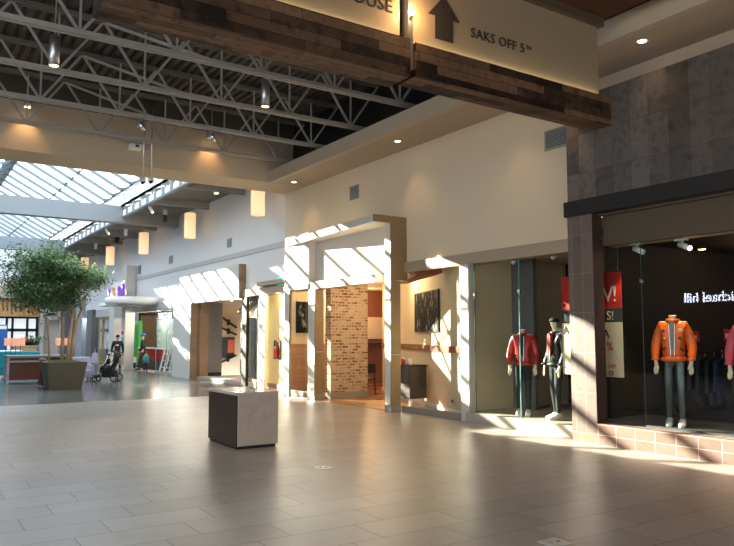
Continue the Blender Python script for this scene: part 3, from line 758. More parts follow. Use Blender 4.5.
for x, y, pw, wh in ((8.72, 3.0, 240, 'beside the camera'), (8.72, -.2, 240, 'behind the camera'), (5.77, 2.2, 60, 'near the wood canopy'), (5.77, -1.6, 60, 'behind the wood canopy'), (5.77, 8.0, 60, 'behind the hanging sign'), (8.74, 7.6, 60, 'behind the hanging sign')):  # lamps added out of view to warm the near floor
    z = 5.80 if x > 8 else 6.9
    t = thing('added_downlight', 'added unseen warm downlight in the %s ' % ('soffit' if x > 8 else 'truss ceiling') + wh, 'lamp', (x, y, z), 'added near hall downlights')
    MB().lathe([(.09, z + .02), (.09, z + .064 if x > 8 else z + .5)], (x, y, 0)).build('housing', 'alum', t, True); MB().lathe([(.08, z + .018), (.01, z + .016)], (x, y, 0)).build('lens', 'bulb', t)
    spot('floor_fill_spot', (x, y, z - .02), (x - .3, y, 0), pw, (1, .66, .36), 52, .05, .8)
# track heads under the third truss
for k, (x, y, z, l) in enumerate(((4.12, 15.08, 6.18, 'small silver spotlight under the third truss left of the camera poles'), (5.72, 15.08, 6.18, 'small silver spotlight under the third truss right of the camera poles'))):
    t = thing('spotlight', l, 'lamp', (x, y, z), 'truss spotlights')
    MB().tube([(x - .05, y, z + .08), (x + .06, y, z - .14)], .045, 12).build('lamp_head', 'chrome', t, True)
    MB().bar((x, y, z + .14), (x, y, z), .03).build('bracket', 'alum', t)
    MB().box(x - .1, x + .1, y + .02, y + .1, z - .06, z + .08, .01).build('driver_box', 'alum', t)
# two camera poles hanging in front of the bulkhead
for k, (x, z1, l) in enumerate(((4.78, 5.40, 'left one of the two thin hanging poles ending in a camera'), (4.97, 5.44, 'right one of the two thin hanging poles ending in a camera'))):
    t = thing('camera_pole', l, 'camera', (x, 17.2, z1), 'hanging camera poles')
    MB().tube([(x, 17.2, z1 + .08), (x, 17.2, 7.55)], .02, 8).build('pole', 'alum', t, True)
    MB().lathe([(.03, z1 + .1), (.06, z1 + .08), (.075, z1 + .02), (.06, z1 - .01)], (x, 17.2, 0)).build('mount', 'white', t, True)
    MB().ell((x, 17.2, z1 - .02), (.055, .055, .055)).build('dome', 'black', t, True)
t = thing('sensor_box', 'white plastic sensor box on the bulkhead beside the camera poles', 'sensor', (4.62, 17.4, 6.22), None)
box(4.50, 4.78, 17.30, 17.56, 6.22, 6.34, .015).build('housing', 'white', t); box(4.60, 4.68, 17.27, 17.30, 6.25, 6.31, .008).build('eye', 'black', t)
# ------------------------------------------------------------------ skylight hall lamps
for k, l in enumerate(('glowing cylinder pendant nearest the bulkhead', 'glowing cylinder pendant second from the bulkhead', 'glowing cylinder pendant third from the bulkhead', 'glowing cylinder pendant just right of the tree crown', 'glowing cylinder pendant hidden behind the tree crown')):
    y = 19.78 + 6.1 * k
    t = thing('pendant_lamp', l, 'lamp', (9.0, y, 5.3), 'cylinder pendants')
    MB().lathe([(.20, 5.33), (.215, 5.345), (.215, 6.27), (.20, 6.285)], (9.0, y, 0), 28).build('lamp_shade', 'lampwhite', t, True)
    MB().tube([(9.0, y, 6.28), (9.0, y, 6.66)], .008, 6).build('cord', 'alum', t)
    MB().lathe([(.13, 6.67), (.13, 6.70)], (9.0, y, 0)).build('ceiling_plate', 'alum', t)
for k, (x, y, z, l) in enumerate(((8.4, 27.05, 6.06, 'dark cylinder downlight on the grey beam right of the skylight'), (8.4, 32.8, 6.2, 'small cylinder downlight behind the first white beam'), (8.4, 38.7, 6.2, 'small cylinder downlight far back beside the second beam'))):
    t = thing('bay_downlight', l, 'lamp', (x, y, z), 'side bay downlights')
    MB().lathe([(.09, z + .26), (.09, z + .62)], (x, y, 0)).build('housing', 'alum', t, True)
    MB().lathe([(.06, z + .0), (.075, z + .04), (.075, z + .22), (.085, z + .26)], (x, y, 0)).build('lamp_head', 'black' if k == 0 else 'white', t, True)
for k, (x, y, z, l) in enumerate(((7.5, 25.92, 6.28, 'white spotlight on the skylight curb before the first beam'), (7.5, 32.45, 6.28, 'white spotlight on the skylight curb past the first beam'))):
    t = thing('curb_spotlight', l, 'lamp', (x, y, z), 'curb spotlights')
    MB().tube([(x - .02, y + .05, z + .12), (x + .06, y - .08, z - .10)], .06, 12).build('lamp_head', 'white', t, True)
    MB().bar((x - .02, y, z + .10), (x - .02, y, z + .44), .03).build('bracket', 'alum', t)
    MB().ell((x + .06, y - .08, z - .10), (.035, .035, .035)).build('lens', 'bulb', t, True)
t = thing('ceiling_spotlight', 'white ceiling spotlight close to the bulkhead above the first pendant', 'lamp', (8.8, 22.6, 6.5)); MB().lathe([(.09, 6.50), (.10, 6.70)], (8.8, 22.75, 0)).build('housing', 'white', t, True)
MB().lathe([(.07, 6.49), (.01, 6.488)], (8.8, 22.75, 0)).build('lens', 'bulb', t)
t = thing('ceiling_camera', 'small black dome camera on ceiling between the far pendants', 'camera', (8.8, 35.8, 6.3)); MB().ell((8.8, 36.0, 6.34), (.11, .11, .11)).build('dome', 'black', t, True)
box(8.70, 8.90, 35.9, 36.1, 6.38, 6.70).build('mount', 'black', t)
# vents
def vent(x, y0, y1, z0, z1, l, n=9):
    t = thing('wall_vent', l, 'vent', (x, (y0 + y1) / 2, z0), 'wall vents')
    m = MB(); b = .025
    m.box(x - .02, x, y0, y0 + b, z0, z1).box(x - .02, x, y1 - b, y1, z0, z1).box(x - .02, x, y0, y1, z0, z0 + b).box(x - .02, x, y0, y1, z1 - b, z1)
    m.build('vent_frame', 'mgrey', t)
    box(x - .004, x, y0 + b, y1 - b, z0 + b, z1 - b).build('backing', 'black', t)
    s = MB()
    for k in range(n):
        z = z0 + b + (z1 - z0 - 2 * b) * (k + .5) / n; s.box(x - .016, x - .004, y0 + b, y1 - b, z - .012, z + .006)
    s.build('louvre', 'mgrey', t)
vent(9.4, 14.66, 15.08, 5.07, 5.42, 'square grey vent on the cream wall above the cafe canopy')
vent(9.4, 8.02, 8.55, 4.90, 5.26, 'dark vent on the cream wall tucked under the plank sign')
vent(9.65, 23.35, 23.75, 4.78, 5.10, 'small vent on the white wall between first and second pendants')
vent(9.65, 29.8, 30.3, 4.75, 5.10, 'small vent on white wall between second and third pendants')
vent(9.65, 34.6, 35.1, 4.65, 5.08, 'small vent on white wall beside the far pilaster')

# ================================================================== NEAR THINGS
k = thing('stone_pedestal', 'square stone-clad pedestal block with dark brown side standing alone on the tiled floor', 'pedestal', (4.5, 10.4, 0))
X0, X1, Y0, Y1 = 4.17, 4.84, 9.80, 10.94
box(X0 + .03, X1 - .03, Y0 + .03, Y1 - .03, 0, .05).build('base', 'black', k)
box(X0 + .02, X1, Y0, Y1, .045, .785, .004).build('stone_body', 'marble', k)
sd = box(X0, X0 + .022, Y0 + .012, Y1 - .012, .045, .775, .003).build('dark_side_panel', 'kdark', k)
box(X0 - .003, X1 + .003, Y0 - .004, Y1 + .004, .785, .822, .004).build('top_slab', 'topslab', k)
for x, y, l in ((4.53, 7.89, 'square steel floor plate in front of the stone pedestal'), (4.47, 4.06, 'square steel floor plate at the bottom edge of the floor')):
    f = thing('floor_plate', l, 'floor plate', (x, y, 0), 'floor plates')
    box(x - .10, x + .10, y - .10, y + .10, 0, .006, .002).build('plate', 'scuff', f)
    MB().lathe([(.02, .006), (.015, .009)], (x + .04, y, 0), 12).build('screw', 'chrome', f); MB().lathe([(.02, .006), (.015, .009)], (x - .04, y, 0), 12).build('screw', 'chrome', f)

# fire extinguisher cabinet + exit sign
t = thing('extinguisher_cabinet', 'dark framed cabinet holding a red fire extinguisher on the yellow wall', 'cabinet', (10.0, 20.32, .93))
MB().box(9.96, 10.0, 20.10, 20.54, .93, .97).box(9.96, 10.0, 20.10, 20.54, 1.47, 1.51).box(9.96, 10.0, 20.10, 20.14, .93, 1.51).box(9.96, 10.0, 20.50, 20.54, .93, 1.51).build('cabinet_frame', 'counter', t)
box(9.992, 10.0, 20.14, 20.50, .97, 1.47).build('back_panel', 'redwood', t)
t = thing('fire_extinguisher', 'small red fire extinguisher inside the dark framed cabinet', 'extinguisher', (9.97, 20.32, .97))
MB().lathe([(.03, .975), (.055, .985), (.055, 1.28), (.04, 1.32), (.018, 1.345)], (9.94, 20.32, 0), 16).build('cylinder', 'extred', t, True)
MB().tube([(9.94, 20.32, 1.34), (9.94, 20.32, 1.39)], .014, 8).bar((9.94, 20.32, 1.38), (9.94, 20.42, 1.41), .015).build('valve', 'black', t)
MB().tube([(9.94, 20.32, 1.36), (9.92, 20.25, 1.32), (9.91, 20.24, 1.12)], .010, 8).build('hose', 'rubber', t, True)
point('alcove_fill', (9.80, 19.9, 2.85), 9, (1, .85, .6), .04)  # lamp without fixture, added to brighten the yellow wall
t = thing('exit_sign', 'green exit sign with white running figure high on the white wall', 'sign', (9.6, 19.4, 3.2))
box(9.60, 9.65, 19.22, 19.60, 3.21, 3.44, .005).build('sign_box', 'exitg', t)
m = MB(); m.ell((9.597, 19.40, 3.385), (.004, .018, .018), 10, 6).bar((9.597, 19.40, 3.365), (9.597, 19.415, 3.31), .004, .022).bar((9.597, 19.415, 3.31), (9.597, 19.38, 3.25), .004, .015).bar((9.597, 19.415, 3.31), (9.597, 19.46, 3.26), .004, .015).bar((9.597, 19.40, 3.35), (9.597, 19.355, 3.33), .004, .012)
m.build('running_figure', 'white', t)

# cafe interior
def picture(name, label, frame_pts, mat, th=.03):
    pass
a = Vector((9.42, 10.80)); d = (Vector((12.23, 17.75)) - a).normalized(); nrm = Vector((-d.y, d.x))
def along(s_, off, z): p = a + d * s_ + nrm * off; return (p.x, p.y, z)
def slab(s0, s1, o0, o1, z0, z1):
    return MB().hexa([along(s0,o0,z0), along(s1,o0,z0), along(s1,o1,z0), along(s0,o1,z0), along(s0,o0,z1), along(s1,o0,z1), along(s1,o1,z1), along(s0,o1,z1)])
t = thing('framed_photo', 'black and white crowd photograph on the beige angled cafe wall', 'picture', along(1.7, .02, 1.75))
slab(1.60, 3.60, .005, .05, 1.74, 2.70).build('mounting', 'black', t); slab(1.62, 3.58, .05, .054, 1.76, 2.68).build('print', 'photo1', t)
t = thing('framed_photo', 'black and white portrait photograph above wood wainscot left of the brick pier', 'picture', (9.9, 18.5, 1.8))
box(9.70, 10.12, 18.49, 18.55, 1.74, 2.66).build('mounting', 'black', t); box(9.715, 10.105, 18.484, 18.49, 1.755, 2.645).build('print', 'photo2', t)
t = thing('wall_socket', 'grey power socket low on the beige cafe wall', 'socket', along(.62, .01, .30))
slab(.60, .80, .027, .04, .24, .36).build('cover_plate', 'alum', t); slab(.64, .76, .04, .044, .27, .33).build('socket_face', 'greycard', t)
t = thing('counter', 'dark brown cafe counter end behind the window', 'counter', (10.1, 13.4, 0))
box(9.78, 10.26, 13.1, 13.70, .22, .95).build('carcass', 'counter', t); box(9.76, 10.28, 13.08, 13.72, .95, .985, .006).build('counter_top', 'black', t)
for x in (9.83, 10.21):
    for y in (13.15, 13.65): box(x - .025, x + .025, y - .025, y + .025, .012, .22).build('leg', 'white', t)
for i, (y, c, l) in enumerate(((13.25, 'white', 'white paper cup at the near end of the dark cafe counter'), (13.5, 'redcard', 'red paper cup at the far end of the dark cafe counter'))):
    q = thing('paper_cup', l, 'cup', (9.88, y, .985)); MB().lathe([(.035, .985), (.05, 1.12)], (9.90, y, 0), 16).build('cup_body', c, q, True); MB().lathe([(.053, 1.12), (.053, 1.14)], (9.90, y, 0), 16).build('lid', 'white', q)
# table and chairs beyond the brick pier
t = thing('cafe_table', 'small dark cafe table beyond the brick pier', 'table', (11.1, 17.5, 0))
box(10.75, 11.45, 17.15, 17.85, .73, .76, .01).build('tabletop', 'counter', t); MB().tube([(11.1, 17.5, .04), (11.1, 17.5, .73)], .035, 12).build('pedestal', 'black', t); MB().lathe([(.25, .012), (.24, .03), (.04, .05)], (11.1, 17.5, 0)).build('foot', 'black', t)
def chair(x, y, l, s=1):
    t = thing('cafe_chair', l, 'chair', (x, y, 0), 'cafe chairs')
    box(x - .21, x + .21, y - .21, y + .21, .43, .47, .01).build('seat', 'black', t)
    for a_ in (-1, 1):
        for b_ in (-1, 1): MB().bar((x + a_ * .18, y + b_ * .18, .43), (x + a_ * .2, y + b_ * .2, .012), .03).build('leg', 'black', t)
    box(x - .2, x + .2, y + s * .18, y + s * .21, .62, .88, .008).build('backrest', 'black', t)
    for a_ in (-1, 1): MB().bar((x + a_ * .17, y + s * .19, .45), (x + a_ * .17, y + s * .195, .66), .025).build('back_post', 'black', t)
chair(11.0, 16.8, 'dark cafe chair on the near side of the small table', -1); chair(11.15, 18.15, 'dark cafe chair on the far side of the small table', 1)
for i, (x, y, l) in enumerate(((10.55, 14.3, 'small round cafe ceiling lamp right of brick pier'), (9.65, 14.6, 'small round ceiling lamp just inside the cafe entrance'))):
    t = thing('ceiling_lamp', l, 'lamp', (x, y, 3.2), 'cafe ceiling lamps'); MB().lathe([(.09, 3.20), (.09, 3.22)], (x, y, 0)).build('rim', 'white', t); MB().lathe([(.075, 3.197), (.01, 3.195)], (x, y, 0)).build('lens', 'bulb', t)
    point('cafe_light', (x, y, 3.05), 15, (1, .72, .42), .06)
point('cafe_light', (11.3, 18.0, 2.7), 30, (1, .68, .38), .08); point('cafe_light', (13.0, 19.6, 2.7), 28, (1, .62, .32), .08)
point('cafe_light', (9.75, 13.9, 2.9), 14, (1, .75, .45), .06); point('cafe_light', (10.6, 17.6, 2.9), 18, (1, .75, .45), .06)
t = thing('wall_shelf', 'dark shelf board with small goods on the far cafe wall', 'shelf', (12.5, 20.4, 1.4)); box(11.5, 14.5, 20.25, 20.53, 1.38, 1.42).build('board', 'counter', t)
box(11.6, 14.4, 20.50, 20.54, 1.55, 2.3).build('menu_panel', 'beige', t)

# shelf case in the display window beside portal two
t = thing('display_case', 'grey shelf case with orange backing in the display window', 'shelf case', (10.0, 22.6, 0))
def sl(p, q, z0, z1, th): 
    p = Vector(p); q = Vector(q); n2 = Vector((-(q - p).y, (q - p).x)).normalized() * th
    return MB().hexa([(p.x,p.y,z0),(q.x,q.y,z0),(q.x+n2.x,q.y+n2.y,z0),(p.x+n2.x,p.y+n2.y,z0),(p.x,p.y,z1),(q.x,q.y,z1),(q.x+n2.x,q.y+n2.y,z1),(p.x+n2.x,p.y+n2.y,z1)])
P0, P1 = (9.765, 21.50), (10.48, 23.90)
sl(P0, P1, .35, 2.15, .02).build('back_panel', 'orangepanel', t)
sl(P0, (9.80, 21.62), .30, 2.25, .20).build('side_panel', 'dgrey', t); sl((10.45, 23.80), P1, .30, 2.25, .20).build('side_panel', 'dgrey', t)
for z in (.80, 1.2, 1.55, 1.9): sl(P0, P1, z, z + .03, .17).build('shelf', 'dgrey', t)
sl(P0, P1, 2.2, 2.25, .20).build('top_panel', 'dgrey', t); sl(P0, P1, .3, .8, .15).build('drawer_front', 'orangepanel', t)
d1 = (Vector(P1) - Vector(P0)).normalized()
i = 0
for z, zn in ((.83, 'lowest'), (1.23, 'second'), (1.58, 'third'), (1.93, 'top')):
    for s_, c, sn in ((.5, 'white', 'right'), (1.2, 'lblue', 'middle'), (2.0, 'cream', 'left')):
        p = Vector(P0) + d1 * s_ + Vector((-d1.y, d1.x)) * .10
        h = .12 + .04 * (i % 3); i += 1
        b_ = MB().box(p.x - .07, p.x + .07, p.y - .16, p.y + .16, z, z + h, .012).build('packet', c)
        tag(b_, {'white': 'white', 'lblue': 'pale blue', 'cream': 'cream'}[c] + ' packet on the ' + zn + ' shelf of the display case, ' + sn + ' of three', 'packet', 'packets in the display case')
point('display_light', (9.95, 23.4, 2.7), 14, (1, .8, .6), .05)
# inside portal two
t = thing('dark_panel', 'tall dark grey wall panel inside the taupe portal', 'panel', (10.3, 26.6, .1)); box(10.052, 10.62, 26.52, 26.75, .10, 2.945).build('panel_board', 'dgrey', t)
box(10.06, 10.61, 26.505, 26.52, .1, .24).build('kick_board', 'black', t)
for i, (z, dz, l) in enumerate(((2.45, -.45, 'upper slanted black rack arm inside the taupe portal'), (2.0, -.3, 'middle slanted black rack arm inside the taupe portal'), (.55, .3, 'lower slanted black rack arm inside the taupe portal'))):
    t = thing('rack_arm', l, 'rack', (11.5, 28.0, z), 'rack arms'); MB().bar((11.15, 28.0, z), (11.85, 28.0, z + dz), .09, .07).build('arm', 'black', t); MB().box(11.45, 11.57, 28.04, 28.10, z - .12 + dz / 2, z + .12 + dz / 2).build('wall_plate', 'black', t)
t = thing('wall_poster', 'red and black poster on the wall inside the taupe portal', 'poster', (11.6, 28.08, .9)); box(11.25, 11.8, 28.07, 28.095, .75, 1.6).build('dark_field', 'greycard', t); box(11.5, 11.8, 28.06, 28.07, .95, 1.5).build('red_field', 'orangepanel', t)
for x in (10.2, 11.4): 
    t = thing('recessed_downlight', 'small downlight in the ceiling of the taupe portal, ' + ('front one' if x < 11 else 'rear one'), 'lamp', (x, 24.6, 2.93)); MB().lathe([(.08, 2.945), (.06, 2.94)], (x, 24.6, 0)).build('trim_ring', 'white', t); MB().lathe([(.058, 2.938), (.01, 2.936)], (x, 24.6, 0)).build('lens', 'bulb', t)
    spot('portal_spot', (x, 24.6, 2.9), (x, 24.6, 0), 60, (1, .72, .42), 110, .05)
point('portal_light', (11.8, 24.0, 2.5), 12, (1, .75, .5), .06)

# ================================================================== LEATHER SHOP CONTENT
def mannequin(name, label, loc, rz, jacket, trouser, shoe, h=1.80, head=False, shirt='cream', turn=0, arms=.0, patches=False, hood=False, legfwd=.06):
    """shop figure facing local -Y; built at 1.80 m and scaled"""
    s = h / 1.80
    t = thing(name, label, 'mannequin', loc, 'shop window mannequins'); t.rotation_euler = (0, 0, rz); t['_local'] = 1
    def qz(z): return z * 1.10 if z < .95 else 1.045 + (z - .95) * .865
    def c(pts): return [(x * s * .86, y * s, qz(z) * s, r * s * .90) for x, y, z, r in pts]
    sh = 1.44
    def arm(sd): return [(0, 0, 1.36, .13), (sd * .19, .0, 1.45, .075), (sd * .25, .03, 1.24, .058), (sd * .29, .02, 1.07, .048), (sd * (.28 - arms), -.09, .88, .033), (sd * (.275 - arms), -.11, .81, .030)]
    def fingers(sd):
        out = []
        bx, by, bz = sd * (.275 - arms), -.11, .81
        for q, (dx, L) in enumerate(((-.026, .075), (-.009, .088), (.009, .082), (.026, .065))):
            out.append([(bx, by, bz, .030), (bx + dx, by - .012, bz - .045, .013), (bx + dx * 1.1, by - .022, bz - .045 - L * .5, .0105), (bx + dx * 1.1, by - .016, bz - .045 - L, .008)])
        out.append([(bx, by, bz, .030), (bx - sd * .035, by - .035, bz - .02, .013), (bx - sd * .045, by - .055, bz - .055, .010)])
        return out
    def leg(sd, f): return [(0, 0, .97, .14), (sd * .095, 0, .88, .092), (sd * .10, -.02 - f * .4, .50, .060), (sd * .105, -f + .02, .12, .036), (sd * .105, -f + .02, .06, .036)]
    body = [c([(0, 0, .97, .14), (0, 0, 1.14, .115), (0, .0, 1.36, .13), (0, .0, 1.50, .062), (0, -.005, 1.575, .058)])]
    if head:
        body.append(c([(0, -.005, 1.575, .058), (0, -.02, 1.66, .07), (0, -.03, 1.73, .083), (0, -.02, 1.79, .055)]))
        body.append(c([(0, -.03, 1.73, .083), (0, -.115, 1.70, .015)]))
    for sd in (-1, 1):
        body.append(c(arm(sd))); body += [c(f) for f in fingers(sd)]; body.append(c(leg(sd, legfwd * (1 if sd > 0 else -.3))))
    skin('body', body, 'mannequin', t, .82)
    if not head: MB().lathe([(.050*s, qz(1.55)*s), (.055*s, qz(1.60)*s), (.050*s, qz(1.612)*s), (.01*s, qz(1.614)*s)], (0, -.005*s, 0), 16).build('neck_cap', 'mannequin', t, True)
    j = [c([(0, .0, .86, .165), (0, 0, .95, .195), (0, 0, 1.16, .185), (0, 0, 1.36, .165), (0, .0, 1.475, .085)])]
    for sd in (-1, 1):
        j.append(c([(0, 0, 1.36, .165), (sd * .175, .0, 1.42, .10), (sd * .25, .03, 1.24, .088), (sd * .29, .02, 1.06, .082), (sd * (.29 - arms), -.08, .91, .062), (sd * (.285 - arms), -.09, .875, .05)]))
    jk = skin('jacket', j, jacket, t, .80, 2)
    MB().torus((0, 0, qz(.885)*s), .148 * s, .036 * s, 'z', sy=.82).build('hem_band', jacket, jk, True)
    MB().torus((0, -.004 * s, qz(1.52)*s), .078 * s, .024 * s, 'z', sy=.9).build('collar', jacket, jk, True)
    for sd in (-1, 1): MB().torus((sd * (.245 - arms) * s, -.083 * s, qz(.885)*s), .040 * s, .018 * s, 'z').build('cuff', jacket, jk, True)
    # open front showing the shirt, zips either side
    fr = MB().prism([(-.018*s, qz(1.04)*s), (.022*s, qz(1.04)*s), (.034*s, qz(1.28)*s), (.032*s, qz(1.50)*s), (-.032*s, qz(1.50)*s), (-.034*s, qz(1.28)*s)], -.150 * s, -.08 * s, 'y', .004)
    fr.build('shirt', shirt, t)
    for sd in (-1, 1): MB().bar((sd * .024*s, -.150*s, qz(.92)*s), (sd * .040*s, -.142*s, qz(1.46)*s), .007 * s).build('zip', 'alum', jk)
    if patches:
        for (x, z, a_, b_, cc, nm) in ((.115, 1.36, .06, .045, 'cream', 'pale patch'), (-.12, 1.34, .035, .045, 'greycard', 'dark badge'), (.10, 1.22, .03, .04, 'greycard', 'dark badge'), (-.10, 1.22, .03, .03, 'cream', 'pale patch')):
            box((x - a_ / 2) * s, (x + a_ / 2) * s, -.158 * s, -.12 * s, (qz(z) - b_ / 2) * s, (qz(z) + b_ / 2) * s, .003).build('patch', cc, jk)
    for sd in (-1, 1): MB().bar((sd * .10*s, -.146*s, qz(1.06)*s), (sd * .16*s, -.135*s, qz(1.00)*s), .010 * s, .02 * s).build('pocket_welt', 'blackcloth', jk)
    tr = [c([(0, 0, 1.06, .135), (0, 0, .93, .16)])]
    for sd in (-1, 1):
        f = legfwd * (1 if sd > 0 else -.3)
        tr.append(c([(0, 0, .93, .16), (sd * .09, 0, .85, .108), (sd * .10, -.02 - f * .4, .50, .078), (sd * .105, -f + .02, .14, .054), (sd * .105, -f + .02, .10, .052)]))
    skin('trousers', tr, trouser, t, .86, 2)
    for sd in (-1, 1):
        f = legfwd * (1 if sd > 0 else -.3); x, y = sd * .105 * .86 * s, (-f + .02) * s * .85
        m = MB(); pr = [(y + .075*s, .0), (y + .08*s, .07*s), (y + .03*s, .115*s), (y - .04*s, .11*s), (y - .10*s, .065*s), (y - .185*s, .05*s), (y - .195*s, 0)]
        m.prism(pr, x - .043*s, x + .043*s, 'x', .012*s).build('shoe', shoe, t, True)
    if hood:
        MB().ell((0, .07*s, qz(1.53)*s), (.13*s, .10*s, .085*s)).build('hood', 'mgrey', jk, True)
    if head:
        MB().lathe([(.088*s, qz(1.735)*s), (.09*s, qz(1.78)*s), (.06*s, qz(1.82)*s), (.01*s, qz(1.83)*s)], (0, -.018*s, 0), 18).build('cap', 'blackcloth', t, True)
    return t
def face(dx, dy): return math.atan2(dx, -dy)
mannequin('mannequin', 'headless mannequin in an orange bomber jacket with patches and dark trousers', (9.54, 6.29, .34), face(-.90, -.45), 'orange', 'gleather', 'shoe', 1.80, False, 'greybase', patches=True, arms=.0)
mannequin('mannequin', 'headless mannequin in a red leather jacket behind the tall window joint', (9.74, 9.52, .19), face(-.80, -.6), 'red', 'blackcloth', 'shoe', 1.76, False, 'blackcloth')
mannequin('mannequin', 'mannequin with white face in a black jacket with grey hood', (9.76, 8.74, .19), face(-.95, .25), 'dkleather', 'blackcloth', 'shoe', 1.78, True, 'redcard', hood=True)
mannequin('mannequin', 'mannequin in a pink leather jacket cut by the right edge of the picture', (9.70, 5.27, .34), face(-.9, -.3), 'pink', 'blackcloth', 'shoe', 1.72, False, 'blackcloth')

# hanging banners
def banner(label, y0, y1, x, full=True):
    t = thing('sale_banner', label, 'banner', (x, (y0 + y1) / 2, 1.0), 'sale banners')
    box(x, x + .02, y0, y1, 2.09, 2.67).build('red_field', 'redcard', t)
    box(x, x + .02, y0, y1, 1.87, 2.09).build('charcoal_field', 'greycard', t)
    box(x, x + .02, y0, y1, 1.00, 1.87).build('tan_field', 'cream', t)
    for yy in (y0 + .05, y1 - .05): MB().tube([(x + .01, yy, 2.67), (x + .01, yy, 3.22)], .003, 6).build('hanging_wire', 'chrome', t)
    return t
b1 = banner('red charcoal and tan sale banner in the slate shop behind the pillar', 7.145, 7.50, 9.50)
text_mb('V!', .36, (9.494, 7.50, 2.20), (-1, 0, 0), depth=.006, spacing=.85).build('lettering', 'cream', b1)
text_mb('S!', .20, (9.494, 7.43, 1.91), (-1, 0, 0), depth=.006).build('lettering', 'cream', b1)
text_mb('A', .2, (9.494, 7.51, 1.62), (-1, 0, 0), depth=.006).build('lettering', 'ink', b1)
text_mb('%', .19, (9.494, 7.44, 1.42), (-1, 0, 0), depth=.006).build('lettering', 'redcard', b1)
text_mb('OFF', .09, (9.494, 7.43, 1.14), (-1, 0, 0), depth=.006).build('lettering', 'redcard', b1)
text_mb('CE', .09, (9.494, 7.42, 1.03), (-1, 0, 0), depth=.006).build('lettering', 'ink', b1)
b2 = banner('red charcoal and tan sale banner at right end of the second window', 8.24, 8.46, 9.62)
text_mb('A', .2, (9.614, 8.44, 1.68), (-1, 0, 0), depth=.006).build('lettering', 'ink', b2)
# clothes rails
def garment_mb(w_, L):
    return MB().prism([(-.07, 0), (.07, 0), (w_/2, -.06), (w_/2 + .05, -L*.75), (w_/2 - .05, -L*.75), (w_/2 - .07, -.22), (w_/2 - .08, -L), (-w_/2 + .08, -L), (-w_/2 + .07, -.22), (-w_/2 + .05, -L*.75), (-w_/2 - .05, -L*.75), (-w_/2, -.06)], -.03, .03, 'y', .012)
rail_n = 0
for rx, ry0, ry1, zr, lbl in ((11.0, 4.4, 7.3, 1.38, 'chrome clothes rail of dark jackets behind the orange mannequin'), (12.6, 5.6, 7.4, 1.42, 'rear chrome clothes rail deep in the slate shop')):
    t = thing('clothes_rail', lbl, 'clothes rail', (rx, (ry0 + ry1) / 2, .30))
    MB().tube([(rx, ry0, zr), (rx, ry1, zr)], .016, 10).build('rail', 'chrome', t, True)
    for y in (ry0 + .05, ry1 - .05):
        MB().tube([(rx, y, .34), (rx, y, zr)], .016, 10).build('post', 'chrome', t, True); MB().box(rx - .25, rx + .25, y - .02, y + .02, .30, .345).build('foot', 'chrome', t)
    y = ry0 + .2; first = None; n = 0
    cs = ['dkleather', 'blackcloth', 'jeans', 'dkleather', 'gleather']
    words = {'dkleather': 'black leather', 'blackcloth': 'black cloth', 'jeans': 'dark blue', 'gleather': 'dark grey leather'}
    while y < ry1 - .15:
        cc = cs[(n + rail_n) % 5]
        g = thing('hanging_jacket', words[cc] + (' jacket on the front clothes rail, ' if rail_n == 0 else ' jacket on the rear clothes rail, ') + ('number %d' % (n + 1) if False else ['first', 'second', 'third', 'fourth', 'fifth', 'sixth', 'seventh', 'eighth', 'ninth', 'tenth', 'eleventh', 'twelfth', 'thirteenth', 'fourteenth', 'fifteenth', 'sixteenth', 'seventeenth', 'eighteenth', 'nineteenth', 'twentieth'][n] + ' from its right end'), 'jacket', (rx, y, zr), 'jackets on the clothes rails'); g['_local'] = 1
        garment_mb(.46, .72 + .04 * (n % 3)).build('jacket_body', cc, g).location = (0, 0, -.07)
        MB().tube([(0, 0, -.08), (0, 0, -.015), (.015, 0, .012), (-.003, 0, .027), (-.018, 0, .012)], .004, 6).build('hanger_hook', 'chrome', g)
        y += .14 + .02 * (n % 2); n += 1
    rail_n += 1
for i, (y, z, l) in enumerate(((6.92, 1.55, 'small red price card hanging left above the front clothes rail'), (6.35, 1.58, 'small red price card hanging in the middle above the front clothes rail'), (5.85, 1.60, 'small red price card hanging right above the front clothes rail'))):
    t = thing('price_card', l, 'card', (11.1, y, z), 'red price cards'); box(11.1, 11.115, y - .07, y + .07, z, z + .18).build('card', 'redcard', t); box(11.09, 11.1, y - .03, y + .04, z + .04, z + .11).build('pale_field', 'cream', t)
    MB().tube([(11.107, y, 1.37), (11.107, y, z)], .004, 5).build('stem', 'chrome', t)
t = thing('wall_mural', 'dark red panel with a pale hand shape at the back of the slate shop', 'wall panel', (13.5, 9.0, 1.6)); box(13.50, 13.58, 5.2, 7.4, 1.7, 2.9).build('panel_board', 'redcard', t)
# track heads inside the shop
for i, (y, x, on, l) in enumerate(((6.95, 9.72, 0, 'white track spotlight at the left of the slate shop ceiling'), (6.25, 9.85, 1, 'lit track spotlight above the orange jacket'))):
    t = thing('track_spotlight', l, 'lamp', (x, y, 3.0), 'track spotlights')
    MB().box(x - .03, x + .03, y - .05, y + .15, 3.09, 3.12).build('track_adapter', 'white', t); MB().bar((x, y + .04, 3.1), (x, y + .02, 3.03), .02).build('bracket', 'white', t)
    MB().tube([(x, y + .08, 3.04), (x - .03, y - .10, 2.96)], .045, 12).build('lamp_head', 'white', t, True)
    if on: MB().ell((x - .03, y - .10, 2.96), (.036, .036, .036)).build('lens', 'bulb', t, True)
spot('jacket_spot', (9.35, 6.2, 3.02), (9.58, 6.08, 1.4), 60, (1, .78, .5), 40, .03)
spot('banner_fill', (9.34, 6.75, 3.0), (9.5, 7.3, 1.5), 40, (1, .80, .55), 50, .03)  # lamp added to brighten the sale banner
spot('jacket_spot', (9.36, 5.3, 3.02), (9.6, 5.33, 1.2), 30, (1, .78, .5), 40, .03)
